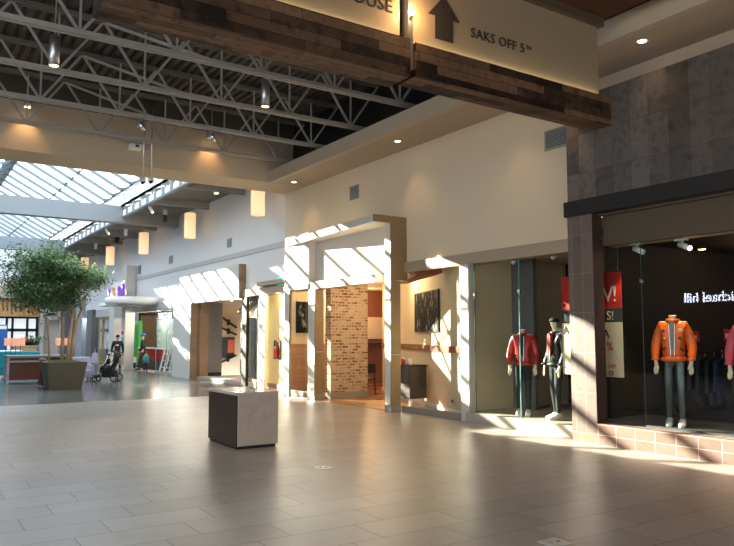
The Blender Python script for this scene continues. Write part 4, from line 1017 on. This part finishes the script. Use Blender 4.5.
for i, (x, y, z, l) in enumerate(((12.0, 7.28, 3.12, 'small round lamp on the slate shop ceiling beside the lit spotlight'), (11.6, 6.1, 3.12, 'small round lamp on the slate shop ceiling at right'))):
    t = thing('ceiling_lamp', l, 'lamp', (x, y, z), 'slate shop ceiling lamps'); MB().lathe([(.07, 3.2), (.07, 3.222)], (x, y, 0)).build('rim', 'white', t); MB().lathe([(.06, 3.198), (.01, 3.196)], (x, y, 0)).build('lens', 'bulb', t)
point('shop_light', (11.9, 6.0, 2.9), 10, (1, .7, .45), .06)
for i, (y, l) in enumerate(((9.75, 'small track lamp on the ceiling at the left of the second window'), (8.75, 'small track lamp on the ceiling right of the tall window joint'), (8.2, 'small track lamp on the ceiling at the right of the second window'))):
    t = thing('track_spotlight', l, 'lamp', (9.75, y, 3.1), 'second window track lamps'); MB().tube([(9.75, y + .05, 3.14), (9.72, y - .05, 3.04)], .045, 12).build('lamp_head', 'white', t, True); MB().bar((9.75, y, 3.12), (9.75, y, 3.22), .02).build('bracket', 'white', t)
    spot('window_spot', (9.70, y - .06, 3.0), (9.8, y - .1, .8), 6 if i else 14, (1, .82, .6), 60, .03)
# lit shop sign on the opposite wall, seen mirrored in the window
t = thing('shop_sign', 'lit white michael hill lettering seen mirrored in the slate shop window', 'sign', (-9, 16, 3.0)); text_mb('michael hill', .58, (-8.96, 14.95, 3.04), (1, 0, 0), depth=.05, spacing=1.0).build('lettering', 'michael', t)
box(-9, -8.985, 12.5, 19.5, 2.5, 3.9).build('sign_board', 'darkwall', t)

# ================================================================== THE FAR HALL
# planter with ficus
t = thing('planter', 'large tapered grey-green planter holding the ficus tree', 'planter', (4.4, 24.3, 0))
def frustum(cx, cy, z0, z1, a, b): return MB().hexa([(cx-a,cy-a,z0),(cx+a,cy-a,z0),(cx+a,cy+a,z0),(cx-a,cy+a,z0),(cx-b,cy-b,z1),(cx+b,cy-b,z1),(cx+b,cy+b,z1),(cx-b,cy+b,z1)], .012)
TX, TY = 4.40, 24.2
frustum(TX, TY, 0, .84, .47, .60).build('planter_body', 'planter', t)
MB().ell((TX, TY, .83), (.52, .52, .07)).build('moss', 'moss', t, True)
tr = thing('ficus_tree', 'leafy ficus tree with pale slender trunks in the grey-green planter', 'tree', (TX, TY, .86))
R = random.Random(11)
tips = []
def limb(p, d, L, r, depth, mb):
    pts = [Vector(p)]; dd = Vector(d).normalized(); n = 4
    for i in range(n):
        dd = (dd + Vector((R.uniform(-.12, .12), R.uniform(-.12, .12), R.uniform(-.02, .08)))).normalized()
        pts.append(pts[-1] + dd * L / n)
    mb.tube(pts, [r * (1 - .4 * i / n) for i in range(n + 1)], 7)
    if depth == 0: tips.append(pts[-1]); tips.append(pts[2]); return
    for k in range(3):
        a_ = R.uniform(0, 2 * PI); sp = R.uniform(.45, .85)
        nd = (dd + Vector((math.cos(a_) * sp, math.sin(a_) * sp, R.uniform(-.05, .35)))).normalized()
        limb(pts[-1] if k < 2 else pts[3], nd, L * R.uniform(.55, .72), r * .55, depth - 1, mb)
mb = MB()
for k, (dx, dy, lx, ly) in enumerate(((.10, -.05, .12, .0), (-.02, .1, -.02, .12), (.20, .06, .22, -.05))):
    pts = [(TX + dx, TY + dy, .80), (TX + dx + lx * .3, TY + dy + ly * .3, 1.5), (TX + dx + lx * .7, TY + dy + ly * .7, 2.1), (TX + dx + lx * 1.3, TY + dy + ly * 1.3, 2.5)]
    mb.tube(pts, [.062, .055, .048, .04], 9)
    for j in range(3):
        a_ = R.uniform(0, 2 * PI)
        limb(pts[-1 if j < 2 else 2], (math.cos(a_) * .75, math.sin(a_) * .75, .8), .8, .026, 2, mb)
mb.build('trunk', 'bark', tr, True)
mb = MB()
mb.tube([(TX - .40, TY + .1, .80), (TX - .44, TY + .1, 1.5), (TX - .52, TY + .1, 2.2), (TX - .75, TY + .1, 2.9)], [.035, .03, .026, .018], 8)
mb.build('side_trunk', 'bark', tr, True)
lf = MB(); CC = Vector((TX - .55, TY, 3.34))
def leaf(p, s_):
    d = Vector((R.uniform(-1, 1), R.uniform(-1, 1), R.uniform(-.8, .5))).normalized()
    x_, y_ = norm_frame(d); p = Vector(p); w_ = s_ * .30
    v = [lf.b.verts.new(q) for q in (p, p + d * s_ * .5 + x_ * w_ + y_ * s_ * .05, p + d * s_, p + d * s_ * .5 - x_ * w_ + y_ * s_ * .05)]
    lf.b.faces.new((v[0], v[1], v[2])); lf.b.faces.new((v[0], v[2], v[3]))
cl = []
while len(cl) < 215:
    v = Vector((R.gauss(0, 1), R.gauss(0, 1), R.gauss(0, 1))).normalized() * R.uniform(.35, 1.0)
    if v.z < -.72: continue
    cl.append(CC + Vector((v.x * 1.50, v.y * 1.40, v.z * 1.26)))
for c_ in cl + [q for q in tips if (q - CC).length < 1.7]:
    for j in range(62):
        leaf(c_ + Vector((R.gauss(0, .17), R.gauss(0, .17), R.gauss(0, .12))), R.uniform(.075, .13))
lf.build('foliage', 'leaf', tr)
# console boxes, sofa, armchair
t = thing('console', 'long low cabinet with steel frame and dark red wood panels behind the planter', 'cabinet', (4.2, 27.6, 0))
m = MB()
for x in (3.18, 4.24, 5.14):
    for y in (27.3, 27.95): m.box(x - .04, x + .04, y - .04, y + .04, 0, .93)
for z in (.07, .74, .90): m.box(3.15, 5.18, 27.27, 27.33, z, z + .06).box(3.15, 5.18, 27.92, 27.98, z, z + .06).box(3.15, 3.21, 27.27, 27.98, z, z + .06).box(5.12, 5.18, 27.27, 27.98, z, z + .06)
m.build('steel_frame', 'mgrey', t)
for x0, x1 in ((3.22, 4.20), (4.28, 5.10)):
    box(x0, x1, 27.31, 27.36, .13, .74).build('wood_panel', 'conswood', t); box(x0, x1, 27.31, 27.36, .80, .90).build('upper_panel', 'conswood', t)
box(3.22, 5.10, 27.36, 27.92, .12, .88).build('core', 'conswood', t)
box(3.12, 5.21, 27.24, 28.0, .955, .975).build('glass_top', 'mgrey', t)
t = thing('post_stand', 'narrow dark wood stand with steel edge tucked against left side of the planter', 'stand', (4.0, 25.5, 0)); box(3.92, 4.06, 25.3, 25.7, .05, .86).build('stand_body', 'conswood', t); box(3.90, 4.08, 25.28, 25.72, .86, .92).build('top_cap', 'mgrey', t)
box(4.06, 4.08, 25.30, 25.70, 0, .86).build('steel_edge', 'alum', t)
t = thing('sofa', 'long teal upholstered sofa behind the wood-panelled cabinet', 'sofa', (4.0, 31.4, 0))
box(2.6, 4.75, 31.0, 31.9, .12, .46, .04).build('seat', 'sofa', t); box(2.6, 4.75, 30.95, 31.2, .40, 1.05, .05).build('backrest', 'sofa', t)
box(4.55, 4.8, 30.95, 31.95, .12, .70, .05).build('armrest', 'sofa', t)
for x in (2.75, 4.65):
    for y in (31.1, 31.8): MB().tube([(x, y, 0), (x, y, .13)], .025, 8).build('leg', 'black', t)
def armchair(x, y, l):
    t = thing('armchair', l, 'armchair', (x, y, 0))
    box(x - .33, x + .33, y - .3, y + .3, .14, .42, .04).build('seat', 'lilac', t); box(x - .36, x + .36, y + .2, y + .36, .30, .88, .06).build('backrest', 'lilac', t)
    for s_ in (-1, 1): box(x + s_ * .33 - .06, x + s_ * .33 + .06, y - .3, y + .3, .14, .60, .04).build('armrest', 'lilac', t)
    for s_ in (-1, 1):
        for q in (-1, 1): MB().tube([(x + s_ * .28, y + q * .25, 0), (x + s_ * .28, y + q * .25, .15)], .02, 8).build('leg', 'black', t)
armchair(5.66, 27.7, 'lilac upholstered armchair right of the ficus planter')
for k, (x, y, w_, l) in enumerate(((3.52, 30.4, .28, 'lamp with pale peach box shade at the left picture edge above the sofa'), (3.76, 29.6, .44, 'lamp with copper box shade standing behind the cabinet'), (5.35, 30.0, .42, 'lamp with copper box shade seen between the ficus trunks'))):
    t = thing('standing_lamp', l, 'lamp', (x, y, 0), 'standing lamps')
    box(x - w_ / 2, x + w_ / 2, y - .15, y + .15, 1.28, 1.57, .01).build('lamp_shade', 'shade', t)
    for s_ in (-.08, .08): MB().tube([(x + s_, y, .02), (x + s_, y, 1.30)], .012, 8).build('pole', 'counter', t)
    box(x - .16, x + .16, y - .12, y + .12, 0, .025).build('base', 'counter', t)
t = thing('wooden_tub', 'pale wooden tub beyond the sofa holding a bushy strap-leaved plant', 'planter', (5.0, 36.3, 0)); box(4.35, 5.35, 35.9, 36.7, 0, 1.22, .02).build('tub_body', 'tubwood', t); box(4.32, 5.38, 35.87, 36.73, 1.16, 1.22).build('tub_rim', 'tubwood', t)
pl = thing('strap_leaved_plant', 'bushy green strap-leaved plant in the pale wooden tub', 'plant', (5.1, 36.3, 1.22)); mb = MB()
for k in range(90):
    a_ = R.uniform(0, 2 * PI); L = R.uniform(.4, .75); e = R.uniform(.3, 1.2); b0 = Vector((4.95 + R.uniform(-.35, .5), 36.3 + R.uniform(-.2, .2), 1.2)); dr = Vector((math.cos(a_), math.sin(a_), 0))
    p_ = [b0, b0 + dr * L * .35 + Vector((0, 0, L * e * .6)), b0 + dr * L * .75 + Vector((0, 0, L * e * .62)), b0 + dr * L * 1.05 + Vector((0, 0, L * e * .35))]
    sd_ = Vector((-dr.y, dr.x, 0)) * .028
    for q in range(3):
        w0, w1 = (1, 1, .7)[q], (1, .7, .1)[q]
        mb.quad(p_[q] - sd_ * w0, p_[q] + sd_ * w0, p_[q+1] + sd_ * w1, p_[q+1] - sd_ * w1)
mb.build('leaf_blades', 'leaf2', pl); MB().tube([(5.0, 36.3, 1.1), (5.0, 36.3, 1.4)], .04, 8).build('stem', 'bark', pl)
t = thing('red_flower', 'small red flower standing in the pale wooden tub', 'flower', (4.85, 36.0, 1.2)); MB().tube([(4.9, 36.05, 1.15), (4.9, 36.05, 1.46)], .012, 6).build('stem', 'leaf2', t); MB().ell((4.9, 36.05, 1.50), (.10, .10, .09)).build('bloom', 'redcard', t, True)
t = thing('info_stand', 'blue information stand at the far left picture edge', 'stand', (3.6, 35.0, 0)); box(3.3, 4.0, 34.95, 35.05, .9, 2.15, .02).build('panel', 'blue', t); box(3.35, 3.95, 34.93, 34.95, 1.95, 2.1).build('header', 'white', t)
for x in (3.4, 3.9): MB().tube([(x, 35, 0), (x, 35, .95)], .025, 8).build('post', 'alum', t)
t = thing('white_table', 'low white table with rounded top beside the blue information stand', 'table', (3.9, 33.5, 0)); MB().lathe([(.45, .98), (.47, 1.0), (.47, 1.03), (.42, 1.05)], (3.95, 33.5, 0)).build('tabletop', 'white', t, True); MB().tube([(3.95, 33.5, 0), (3.95, 33.5, .99)], .05, 10).build('pedestal', 'alum', t)

# toy shop canopy with coloured letters
t = thing('round_canopy', 'round white canopy over the toy shop entrance', 'canopy', (8.9, 32.7, 3.05))
MB().lathe([(1.24, 3.06), (1.32, 3.10), (1.32, 3.34), (1.24, 3.38)], (8.9, 32.7, 0), 40).build('canopy_disc', 'ltgrey', t, True)
box(8.1, 9.1, 33.6, 36.2, 3.08, 3.26, .02).build('canopy_wing', 'ltgrey', t)
MB().lathe([(.8, 3.02), (.8, 3.07)], (8.9, 32.7, 0), 30).build('underside_ring', 'greytrim', t, True)
t = thing('sign_letter_group', 'tilted purple white and orange letters standing on the round white canopy', 'sign', (8.3, 33.7, 3.36))
box(8.55, 8.6, 33.4, 35.7, 3.26, 4.2).build('back_board', 'white', t)
for i, (y, cc, tl) in enumerate(((38.4, 'purple', .2), (37.9, 'white', -.15), (37.4, 'oletter', .25), (36.9, 'white', -.2), (36.45, 'purple', .2), (36.05, 'purple', -.1))):
    m = MB(); y -= 3.5; h0 = 3.36 + .10 * (i % 2)
    m.bar((8.3, y + .14, h0), (8.3, y + .10 + tl, h0 + .50), .10, .12); m.bar((8.3, y - .14, h0), (8.3, y + .10 + tl, h0 + .50), .10, .12)
    m.build('letter', cc, t)
# toy shop interior
t = thing('green_display', 'bright green lit panel just inside the toy shop doorway', 'display', (10.6, 38.4, 0)); box(10.55, 10.75, 38.0, 38.8, .03, 2.45).build('panel', 'green', t); box(10.5, 10.8, 37.95, 38.85, .02, .12).build('base', 'black', t)
t = thing('orange_display', 'narrow orange shelf end beside the green lit panel', 'display', (10.6, 39.4, 0)); box(10.5, 10.7, 39.1, 39.7, .02, 2.3).build('panel', 'orangepanel', t); box(10.48, 10.72, 39.08, 39.72, 2.3, 2.36).build('top', 'black', t)
t = thing('cash_counter', 'long red cash counter inside the toy shop', 'counter', (10.4, 34.8, 0)); box(10.30, 10.62, 33.0, 37.0, .55, 1.02).build('red_front', 'redcard', t); box(10.27, 10.65, 32.95, 37.05, 1.02, 1.07).build('counter_top', 'white', t); box(10.34, 10.6, 33.0, 37.0, .02, .55).build('plinth', 'counter', t)
cc = ['redcard', 'lblue', 'green', 'cream', 'purple', 'oletter', 'white', 'blue']
for u, (y0, l) in enumerate(((29.4, 'nearest the window'), (31.6, 'in the middle'), (33.8, 'behind the red counter'), (36.4, 'beyond the green panel'))):
    t = thing('toy_shelf', 'tall toy shelf against the shop back wall, ' + l, 'shelf', (14, y0 + .9, .02), 'toy shelves')
    box(14.6, 14.65, y0, y0 + 1.8, .02, 2.4).build('back_panel', 'counter', t)
    for y in (y0, y0 + 1.77): box(14.1, 14.65, y, y + .03, .02, 2.4).build('side_panel', 'counter', t)
    for z in (.1, .65, 1.2, 1.75): box(14.1, 14.62, y0 + .03, y0 + 1.77, z, z + .03).build('shelf_board', 'counter', t)
    for zi, z in enumerate((.13, .68, 1.23, 1.78)):
        for j in range(4):
            c_ = cc[(u * 3 + zi * 5 + j * 2) % 8]; y = y0 + .1 + j * .42
            b_ = box(14.15, 14.5, y, y + .32, z, z + .26 + .08 * ((j + zi) % 3), .01).build('toy_box', c_)
            tag(b_, {'redcard': 'red', 'lblue': 'pale blue', 'green': 'green', 'cream': 'cream', 'purple': 'purple', 'oletter': 'orange', 'white': 'white', 'blue': 'blue'}[c_] + ' box, ' + ('bottom', 'second', 'third', 'top')[zi] + ' board, toy shelf ' + l + ', ' + ('rightmost', 'second from right', 'third from right', 'leftmost')[j], 'toy box', 'toy boxes on the shelves')
# pale display racks behind the toy shop window
for k, (y, l) in enumerate(((30.3, 'white display ladder in the toy shop window, nearest the taupe portal'), (31.2, 'white display ladder in the middle of the toy shop window'), (32.0, 'white display ladder in the toy shop window, nearest the doorway'))):
    t = thing('display_ladder', l, 'display', (10.0, y, .02), 'window display ladders')
    for s_ in (-1, 1): MB().bar((9.95, y + s_ * .30, .02), (10.35, y + s_ * .18, 1.9), .05).build('upright', 'white', t)
    for q in range(6): MB().bar((9.98 + q * .065, y - .28 + q * .018, .25 + q * .30), (9.98 + q * .065, y + .28 - q * .018, .25 + q * .30), .04).build('rung', 'white', t)
t = thing('display_wall', 'pale teal display wall standing behind the toy shop window', 'display', (10.8, 33.6, .02)); box(10.75, 10.85, 31.9, 35.4, .02, 2.5).build('panel', 'paleteal', t); box(10.7, 10.9, 31.85, 35.45, 2.5, 2.56).build('top_rail', 'white', t)
point('toy_window_light', (10.2, 32.0, 2.6), 40, (.9, 1, .98), .06)
t = thing('window_sign', 'white lettering hung along the top of the toy shop window', 'sign', (9.75, 30.4, 2.5))
text_mb('WRGAJ IS', .42, (9.76, 32.0, 2.40), (-1, 0, 0), depth=.03, spacing=1.05).build('lettering', 'wletter', t)
box(9.80, 9.83, 29.0, 32.1, 2.38, 2.75).build('sign_rail', 'counter', t)
for k, (x, y, l) in enumerate(((10.4, 34.2, 'nearest the doorway'), (11.5, 31.5, 'above the window display'), (12.5, 36.0, 'deep inside'))):
    t = thing('ceiling_lamp', 'small round toy shop ceiling lamp ' + l, 'lamp', (x, y, 2.88), 'toy shop lamps'); MB().lathe([(.11, 2.88), (.11, 2.9)], (x, y, 0)).build('rim', 'white', t); MB().lathe([(.10, 2.878), (.01, 2.876)], (x, y, 0)).build('lens', 'bulb', t)
    point('toy_light', (x, y, 2.7), 60, (1, .86, .68), .08)
t = thing('door_poster', 'small red and blue notice on the white pilaster by the toy shop', 'poster', (9.13, 35.6, 1.2)); box(9.13, 9.15, 35.42, 35.85, .95, 1.95).build('sheet', 'white', t); box(9.12, 9.13, 35.45, 35.82, 1.72, 1.9).build('red_band', 'redcard', t); box(9.12, 9.13, 35.45, 35.82, 1.1, 1.6).build('blue_field', 'lblue', t)
t = thing('sale_box', 'low white and black box stand beside the toy shop doorway', 'stand', (9.95, 37.2, .02)); box(9.75, 10.15, 36.9, 37.4, .02, .30).build('stand_body', 'black', t); box(9.73, 10.17, 36.88, 37.42, .30, .58).build('white_band', 'white', t)
# blue window display panels
for k, (y, w_, cc_, z0, z1, l) in enumerate(((43.3, .5, 'blue', .02, 2.6, 'leftmost'), (42.5, .3, 'lblue', .5, 2.4, 'second from left'), (41.7, .6, 'blue', .02, 2.7, 'third from left'), (40.7, .4, 'lblue', .3, 2.0, 'fourth from left'), (39.9, .5, 'blue', .8, 2.7, 'fifth from left'))):
    t = tag(box(10.2, 10.26, y - w_, y + w_ * .2, min(z0, .02), z1, .01).build('display_board', cc_), ('blue' if cc_ == 'blue' else 'pale blue') + ' vertical display board in the far dark window, ' + l, 'display board', 'blue display boards')
for k, (y, z, l) in enumerate(((42.0, 1.3, 'lower'), (41.2, 1.9, 'upper'))):
    t = thing('display_screen', 'dark framed screen in the far blue window display, ' + l + ' one', 'screen', (10.0, y, z), 'display screens'); box(9.98, 10.02, y - .3, y + .3, z, z + .55).build('frame', 'black', t); box(9.965, 9.98, y - .24, y + .24, z + .06, z + .49).build('screen_face', 'cream', t)
for y0, y1, nm in ((45.4, 46.5, 'between the two dark pillars'), (48.7, 49.5, 'beyond the second pillar')):
    tag(box(10.3, 10.4, y0, y1, .02, 2.9).build('display_board', 'blue'), 'deep blue tall display board ' + nm, 'display board')
point('blue_window_light', (10.2, 41.0, 2.7), 40, (.8, .9, 1), .08); point('blue_window_light', (10.0, 46.2, 2.7), 25, (.8, .9, 1), .08)

# ================================================================== PEOPLE
def person(label, loc, rz, h=1.72, top='blackcloth', bottom='blackcloth', shoe='black', cap=None, pose='stand', logo=None, carry=None):
    s = h / 1.75
    t = thing('person', label, 'person', loc); t.rotation_euler = (0, 0, rz); t['_local'] = 1
    def c(pts): return [(x * s, y * s, z * s, r * s) for x, y, z, r in pts]
    sit = pose == 'sit'
    zo = -.52 if sit else 0
    def up(pts): return [(x, y, z + zo, r) for x, y, z, r in pts]
    head = [(0, 0, 1.34, .13), (0, 0, 1.47, .062), (0, -.005, 1.53, .058), (0, -.015, 1.60, .083), (0, -.012, 1.67, .095), (0, -.005, 1.735, .055)]
    body = [c(up([(0, 0, .95, .135), (0, 0, 1.12, .12), (0, 0, 1.34, .13)])), c(up(head)), c(up([(0, -.015, 1.60, .083), (0, -.10, 1.615, .018), (0, -.105, 1.60, .014)]))]
    for sd in (-1, 1): body.append(c(up([(0, -.012, 1.67, .095), (sd * .088, .0, 1.635, .018), (sd * .098, .012, 1.65, .012)])))
    arms = {}
    for sd in (-1, 1):
        if pose == 'sit': a_ = [(0, 0, 1.34, .13), (sd * .17, 0, 1.41, .07), (sd * .23, -.02, 1.18, .052), (sd * .17, -.22, 1.05, .04), (sd * .15, -.29, 1.05, .030)]; fd = Vector((0, -1, -.15))
        elif pose == 'walk': a_ = [(0, 0, 1.34, .13), (sd * .18, 0, 1.42, .07), (sd * .24, .03 * sd, 1.17, .052), (sd * .25, -.10 - .06 * sd, .95, .038), (sd * .245, -.13 - .06 * sd, .88, .030)]; fd = Vector((0, -.35, -1))
        else: a_ = [(0, 0, 1.34, .13), (sd * .18, 0, 1.42, .07), (sd * .25, .03, 1.17, .052), (sd * .27, -.03, .94, .038), (sd * .265, -.05, .86, .030)]; fd = Vector((0, -.2, -1))
        arms[sd] = a_; body.append(c(up(a_)))
        bx, by, bz = a_[-1][:3]; fd = fd.normalized()
        for q, (dx, L) in enumerate(((-.027, .070), (-.009, .085), (.009, .080), (.027, .062))):
            k1 = Vector((bx + dx, by, bz)) + fd * .05; k2 = k1 + fd * L * .55 + Vector((0, -.006, 0)); k3 = k1 + fd * L + Vector((0, .006, 0))
            body.append(c(up([(bx, by, bz, .030), (*k1, .012), (*k2, .010), (*k3, .008)])))
        k1 = Vector((bx - sd * .03, by - .03, bz)) + fd * .015; k2 = k1 + fd * .04
        body.append(c(up([(bx, by, bz, .030), (*k1, .013), (*k2, .010)])))
    legs = {}
    for sd in (-1, 1):
        if sit: L_ = [(0, 0, .95, .135), (sd * .09, -.05, .92, .09), (sd * .10, -.42, .96, .062), (sd * .10, -.50, .60, .042), (sd * .10, -.50, .55, .04)]
        elif pose == 'walk': L_ = [(0, 0, .95, .135), (sd * .09, 0, .87, .09), (sd * .095, -.06 - .10 * sd, .48, .06), (sd * .10, .02 - .20 * sd, .11, .038), (sd * .10, .02 - .20 * sd, .06, .038)]
        else: L_ = [(0, 0, .95, .135), (sd * .09, 0, .87, .09), (sd * .12, -.02, .48, .06), (sd * .14, .02, .11, .038), (sd * .14, .02, .06, .038)]
        legs[sd] = L_; body.append(c(up(L_)))
    bd = skin('body', body, 'skin', t, .88)
    for sd in (-1, 1): MB().ell((sd * .034*s, -.078*s, (1.645+zo)*s), (.012*s, .008*s, .008*s), 8, 6).build('eye', 'hair', bd, True)
    box(-.024*s, .024*s, -.086*s, -.075*s, (1.562+zo)*s, (1.570+zo)*s).build('mouth', 'redwood', bd)
    hm = MB(); hm.ell((0, .012*s, (1.685+zo)*s), (.092*s, .096*s, .085*s)); hm.build('hair', 'hair', t, True)
    tp = [c(up([(0, 0, .86, .15), (0, 0, .97, .165), (0, 0, 1.14, .15), (0, 0, 1.34, .155), (0, 0, 1.455, .08)]))] if not sit else [c(up([(0, 0, .93, .15), (0, 0, 1.0, .16), (0, 0, 1.14, .15), (0, 0, 1.34, .155), (0, 0, 1.455, .08)]))]
    for sd in (-1, 1):
        a_ = arms[sd]; tp.append(c(up([(0, 0, 1.34, .155), (a_[1][0], a_[1][1], a_[1][2], .092), (a_[2][0], a_[2][1], a_[2][2], .075), (a_[3][0], a_[3][1], a_[3][2], .056), (a_[3][0] * .98, a_[3][1] - .015, a_[3][2] - .03 * (0 if sit else 1), .05)])))
    jk = skin('jacket', tp, top, t, .9)
    if logo: box(-.07*s, .07*s, -.150*s, -.12*s, (1.24+zo)*s, (1.29+zo)*s, .003).build('chest_logo', logo, jk)
    bt = [c(up([(0, 0, 1.0, .14), (0, 0, .95, .15)]))]
    for sd in (-1, 1):
        L_ = legs[sd]; bt.append(c(up([(0, 0, .95, .15), (*L_[1][:3], .105), (*L_[2][:3], .078), (L_[3][0], L_[3][1], L_[3][2] + .02, .056), (L_[3][0], L_[3][1], L_[3][2] - .015, .052)])))
    skin('trousers', bt, bottom, t, .9)
    for sd in (-1, 1):
        x, y, z = legs[sd][-1][:3]; x *= s; y *= s * .88; z = (z + zo - .06) * s
        pr = [(y + .07*s, z), (y + .075*s, z + .06*s), (y + .02*s, z + .10*s), (y - .05*s, z + .09*s), (y - .12*s, z + .055*s), (y - .18*s, z + .04*s), (y - .185*s, z)]
        MB().prism(pr, x - .042*s, x + .042*s, 'x', .01*s).build('shoe', shoe, t, True)
    if cap:
        m = MB(); m.lathe([(.101*s, (1.69+zo)*s), (.103*s, (1.72+zo)*s), (.075*s, (1.775+zo)*s), (.01*s, (1.79+zo)*s)], (0, .005*s, 0), 18); m.box(-.07*s, .07*s, -.17*s, -.06*s, (1.69+zo)*s, (1.705+zo)*s, .004)
        m.build('cap', cap, t, True)
    return t
person('person in black sweatshirt and black trousers standing facing the camera by pilaster', (8.75, 35.0, 0), face(-.35, -.94), 1.68, 'blackcloth', 'blackcloth', 'black', 'blackcloth', 'stand', logo='white')
person('person in dark jacket and blue cap walking inside the toy shop doorway', (9.92, 34.9, .02), face(-.9, .3), 1.72, 'blackcloth', 'counter', 'black', 'blue', 'walk')
person('small child in teal top and navy trousers standing at the toy shop doorway', (9.50, 32.9, 0), face(.8, .5), .92, 'teal', 'trousers_navy', 'redcard', None, 'stand')
# stroller with a seated child; built pointing along local -Y
t = thing('stroller', 'black pushchair with a seated child on the sunlit floor', 'stroller', (6.40, 26.75, 0)); t['_local'] = 1; t.rotation_euler = (0, 0, face(-.84, .54)); t.scale = (1.02, 1.02, 1.02)
for nm, x, y, r in (('wheel', -.26, .28, .15), ('wheel', .26, .28, .15), ('wheel', -.20, -.42, .10), ('wheel', .20, -.42, .10)):
    wv = MB().torus((x, y, r), r - .022, .022, 'x', 24, 8).build(nm, 'rubber', t, True)
    m = MB(); m.lathe([(.03, x - .03), (.03, x + .03)], (0, y, r), 10, 'x')
    for q in range(5): m.bar((x, y, r), (x, y + math.cos(q * 1.2566) * (r - .02), r + math.sin(q * 1.2566) * (r - .02)), .012)
    m.build('hub', 'alum', wv)
for s_ in (-1, 1):
    MB().tube([(s_ * .24, .28, .16), (s_ * .24, -.05, .48), (s_ * .22, -.42, .12)], .014, 8).build('frame_tube', 'black', t, True)
    MB().tube([(s_ * .20, -.38, .14), (s_ * .25, .10, .62), (s_ * .24, .42, 1.02)], .014, 8).build('frame_tube', 'black', t, True)
MB().tube([(-.24, .42, 1.02), (0, .47, 1.04), (.24, .42, 1.02)], .018, 8).build('handle', 'rubber', t, True)
MB().prism([(-.25, .44), (.16, .40), (.34, .88), (.28, .90), (.12, .47), (-.25, .50)], -.20, .20, 'x', .015).build('seat', 'blackcloth', t)
MB().box(-.21, .21, -.18, .27, .16, .40, .04).build('basket', 'blackcloth', t); MB().box(-.12, .12, .38, .50, .60, .85, .04).build('rear_bag', 'mgrey', t); MB().ell((0, .02, .46), (.20, .22, .12)).build('blanket', 'jeans', t, True)
MB().tube([(-.20, -.30, .62), (0, -.36, .64), (.20, -.30, .62)], .02, 8).build('bumper_bar', 'rubber', t, True)
MB().prism([(.34, .86), (.30, 1.02), (.14, 1.12), (-.02, 1.10), (-.02, 1.08), (.13, 1.09), (.27, 1.0), (.31, .86)], -.22, .22, 'x').build('canopy', 'blackcloth', t)
MB().box(-.20, .20, -.50, -.28, .20, .24, .01).build('footrest', 'black', t)
ch = person('child in dark top and blue trousers seated in the black pushchair', (6.38, 26.77, .30), face(-.84, .54), 1.0, 'blackcloth', 'jeans', 'white', None, 'sit')
t = thing('shoulder_bag', 'pale grey bag hanging on a hook stand beside the pushchair', 'bag', (6.25, 28.3, 0)); MB().hexa([(6.10,28.25,.62),(6.38,28.25,.62),(6.38,28.4,.62),(6.10,28.4,.62),(6.16,28.28,1.02),(6.34,28.28,1.02),(6.34,28.36,1.02),(6.16,28.36,1.02)], .02).build('bag_body', 'lilac', t); MB().tube([(6.16, 28.32, 1.0), (6.25, 28.32, 1.22), (6.34, 28.32, 1.0)], .012, 8).build('strap', 'blackcloth', t)
MB().tube([(6.25, 28.36, 0), (6.25, 28.36, 1.2)], .015, 8).build('stand_pole', 'alum', t); MB().lathe([(.16, 0), (.16, .02)], (6.25, 28.36, 0)).build('stand_base', 'alum', t)
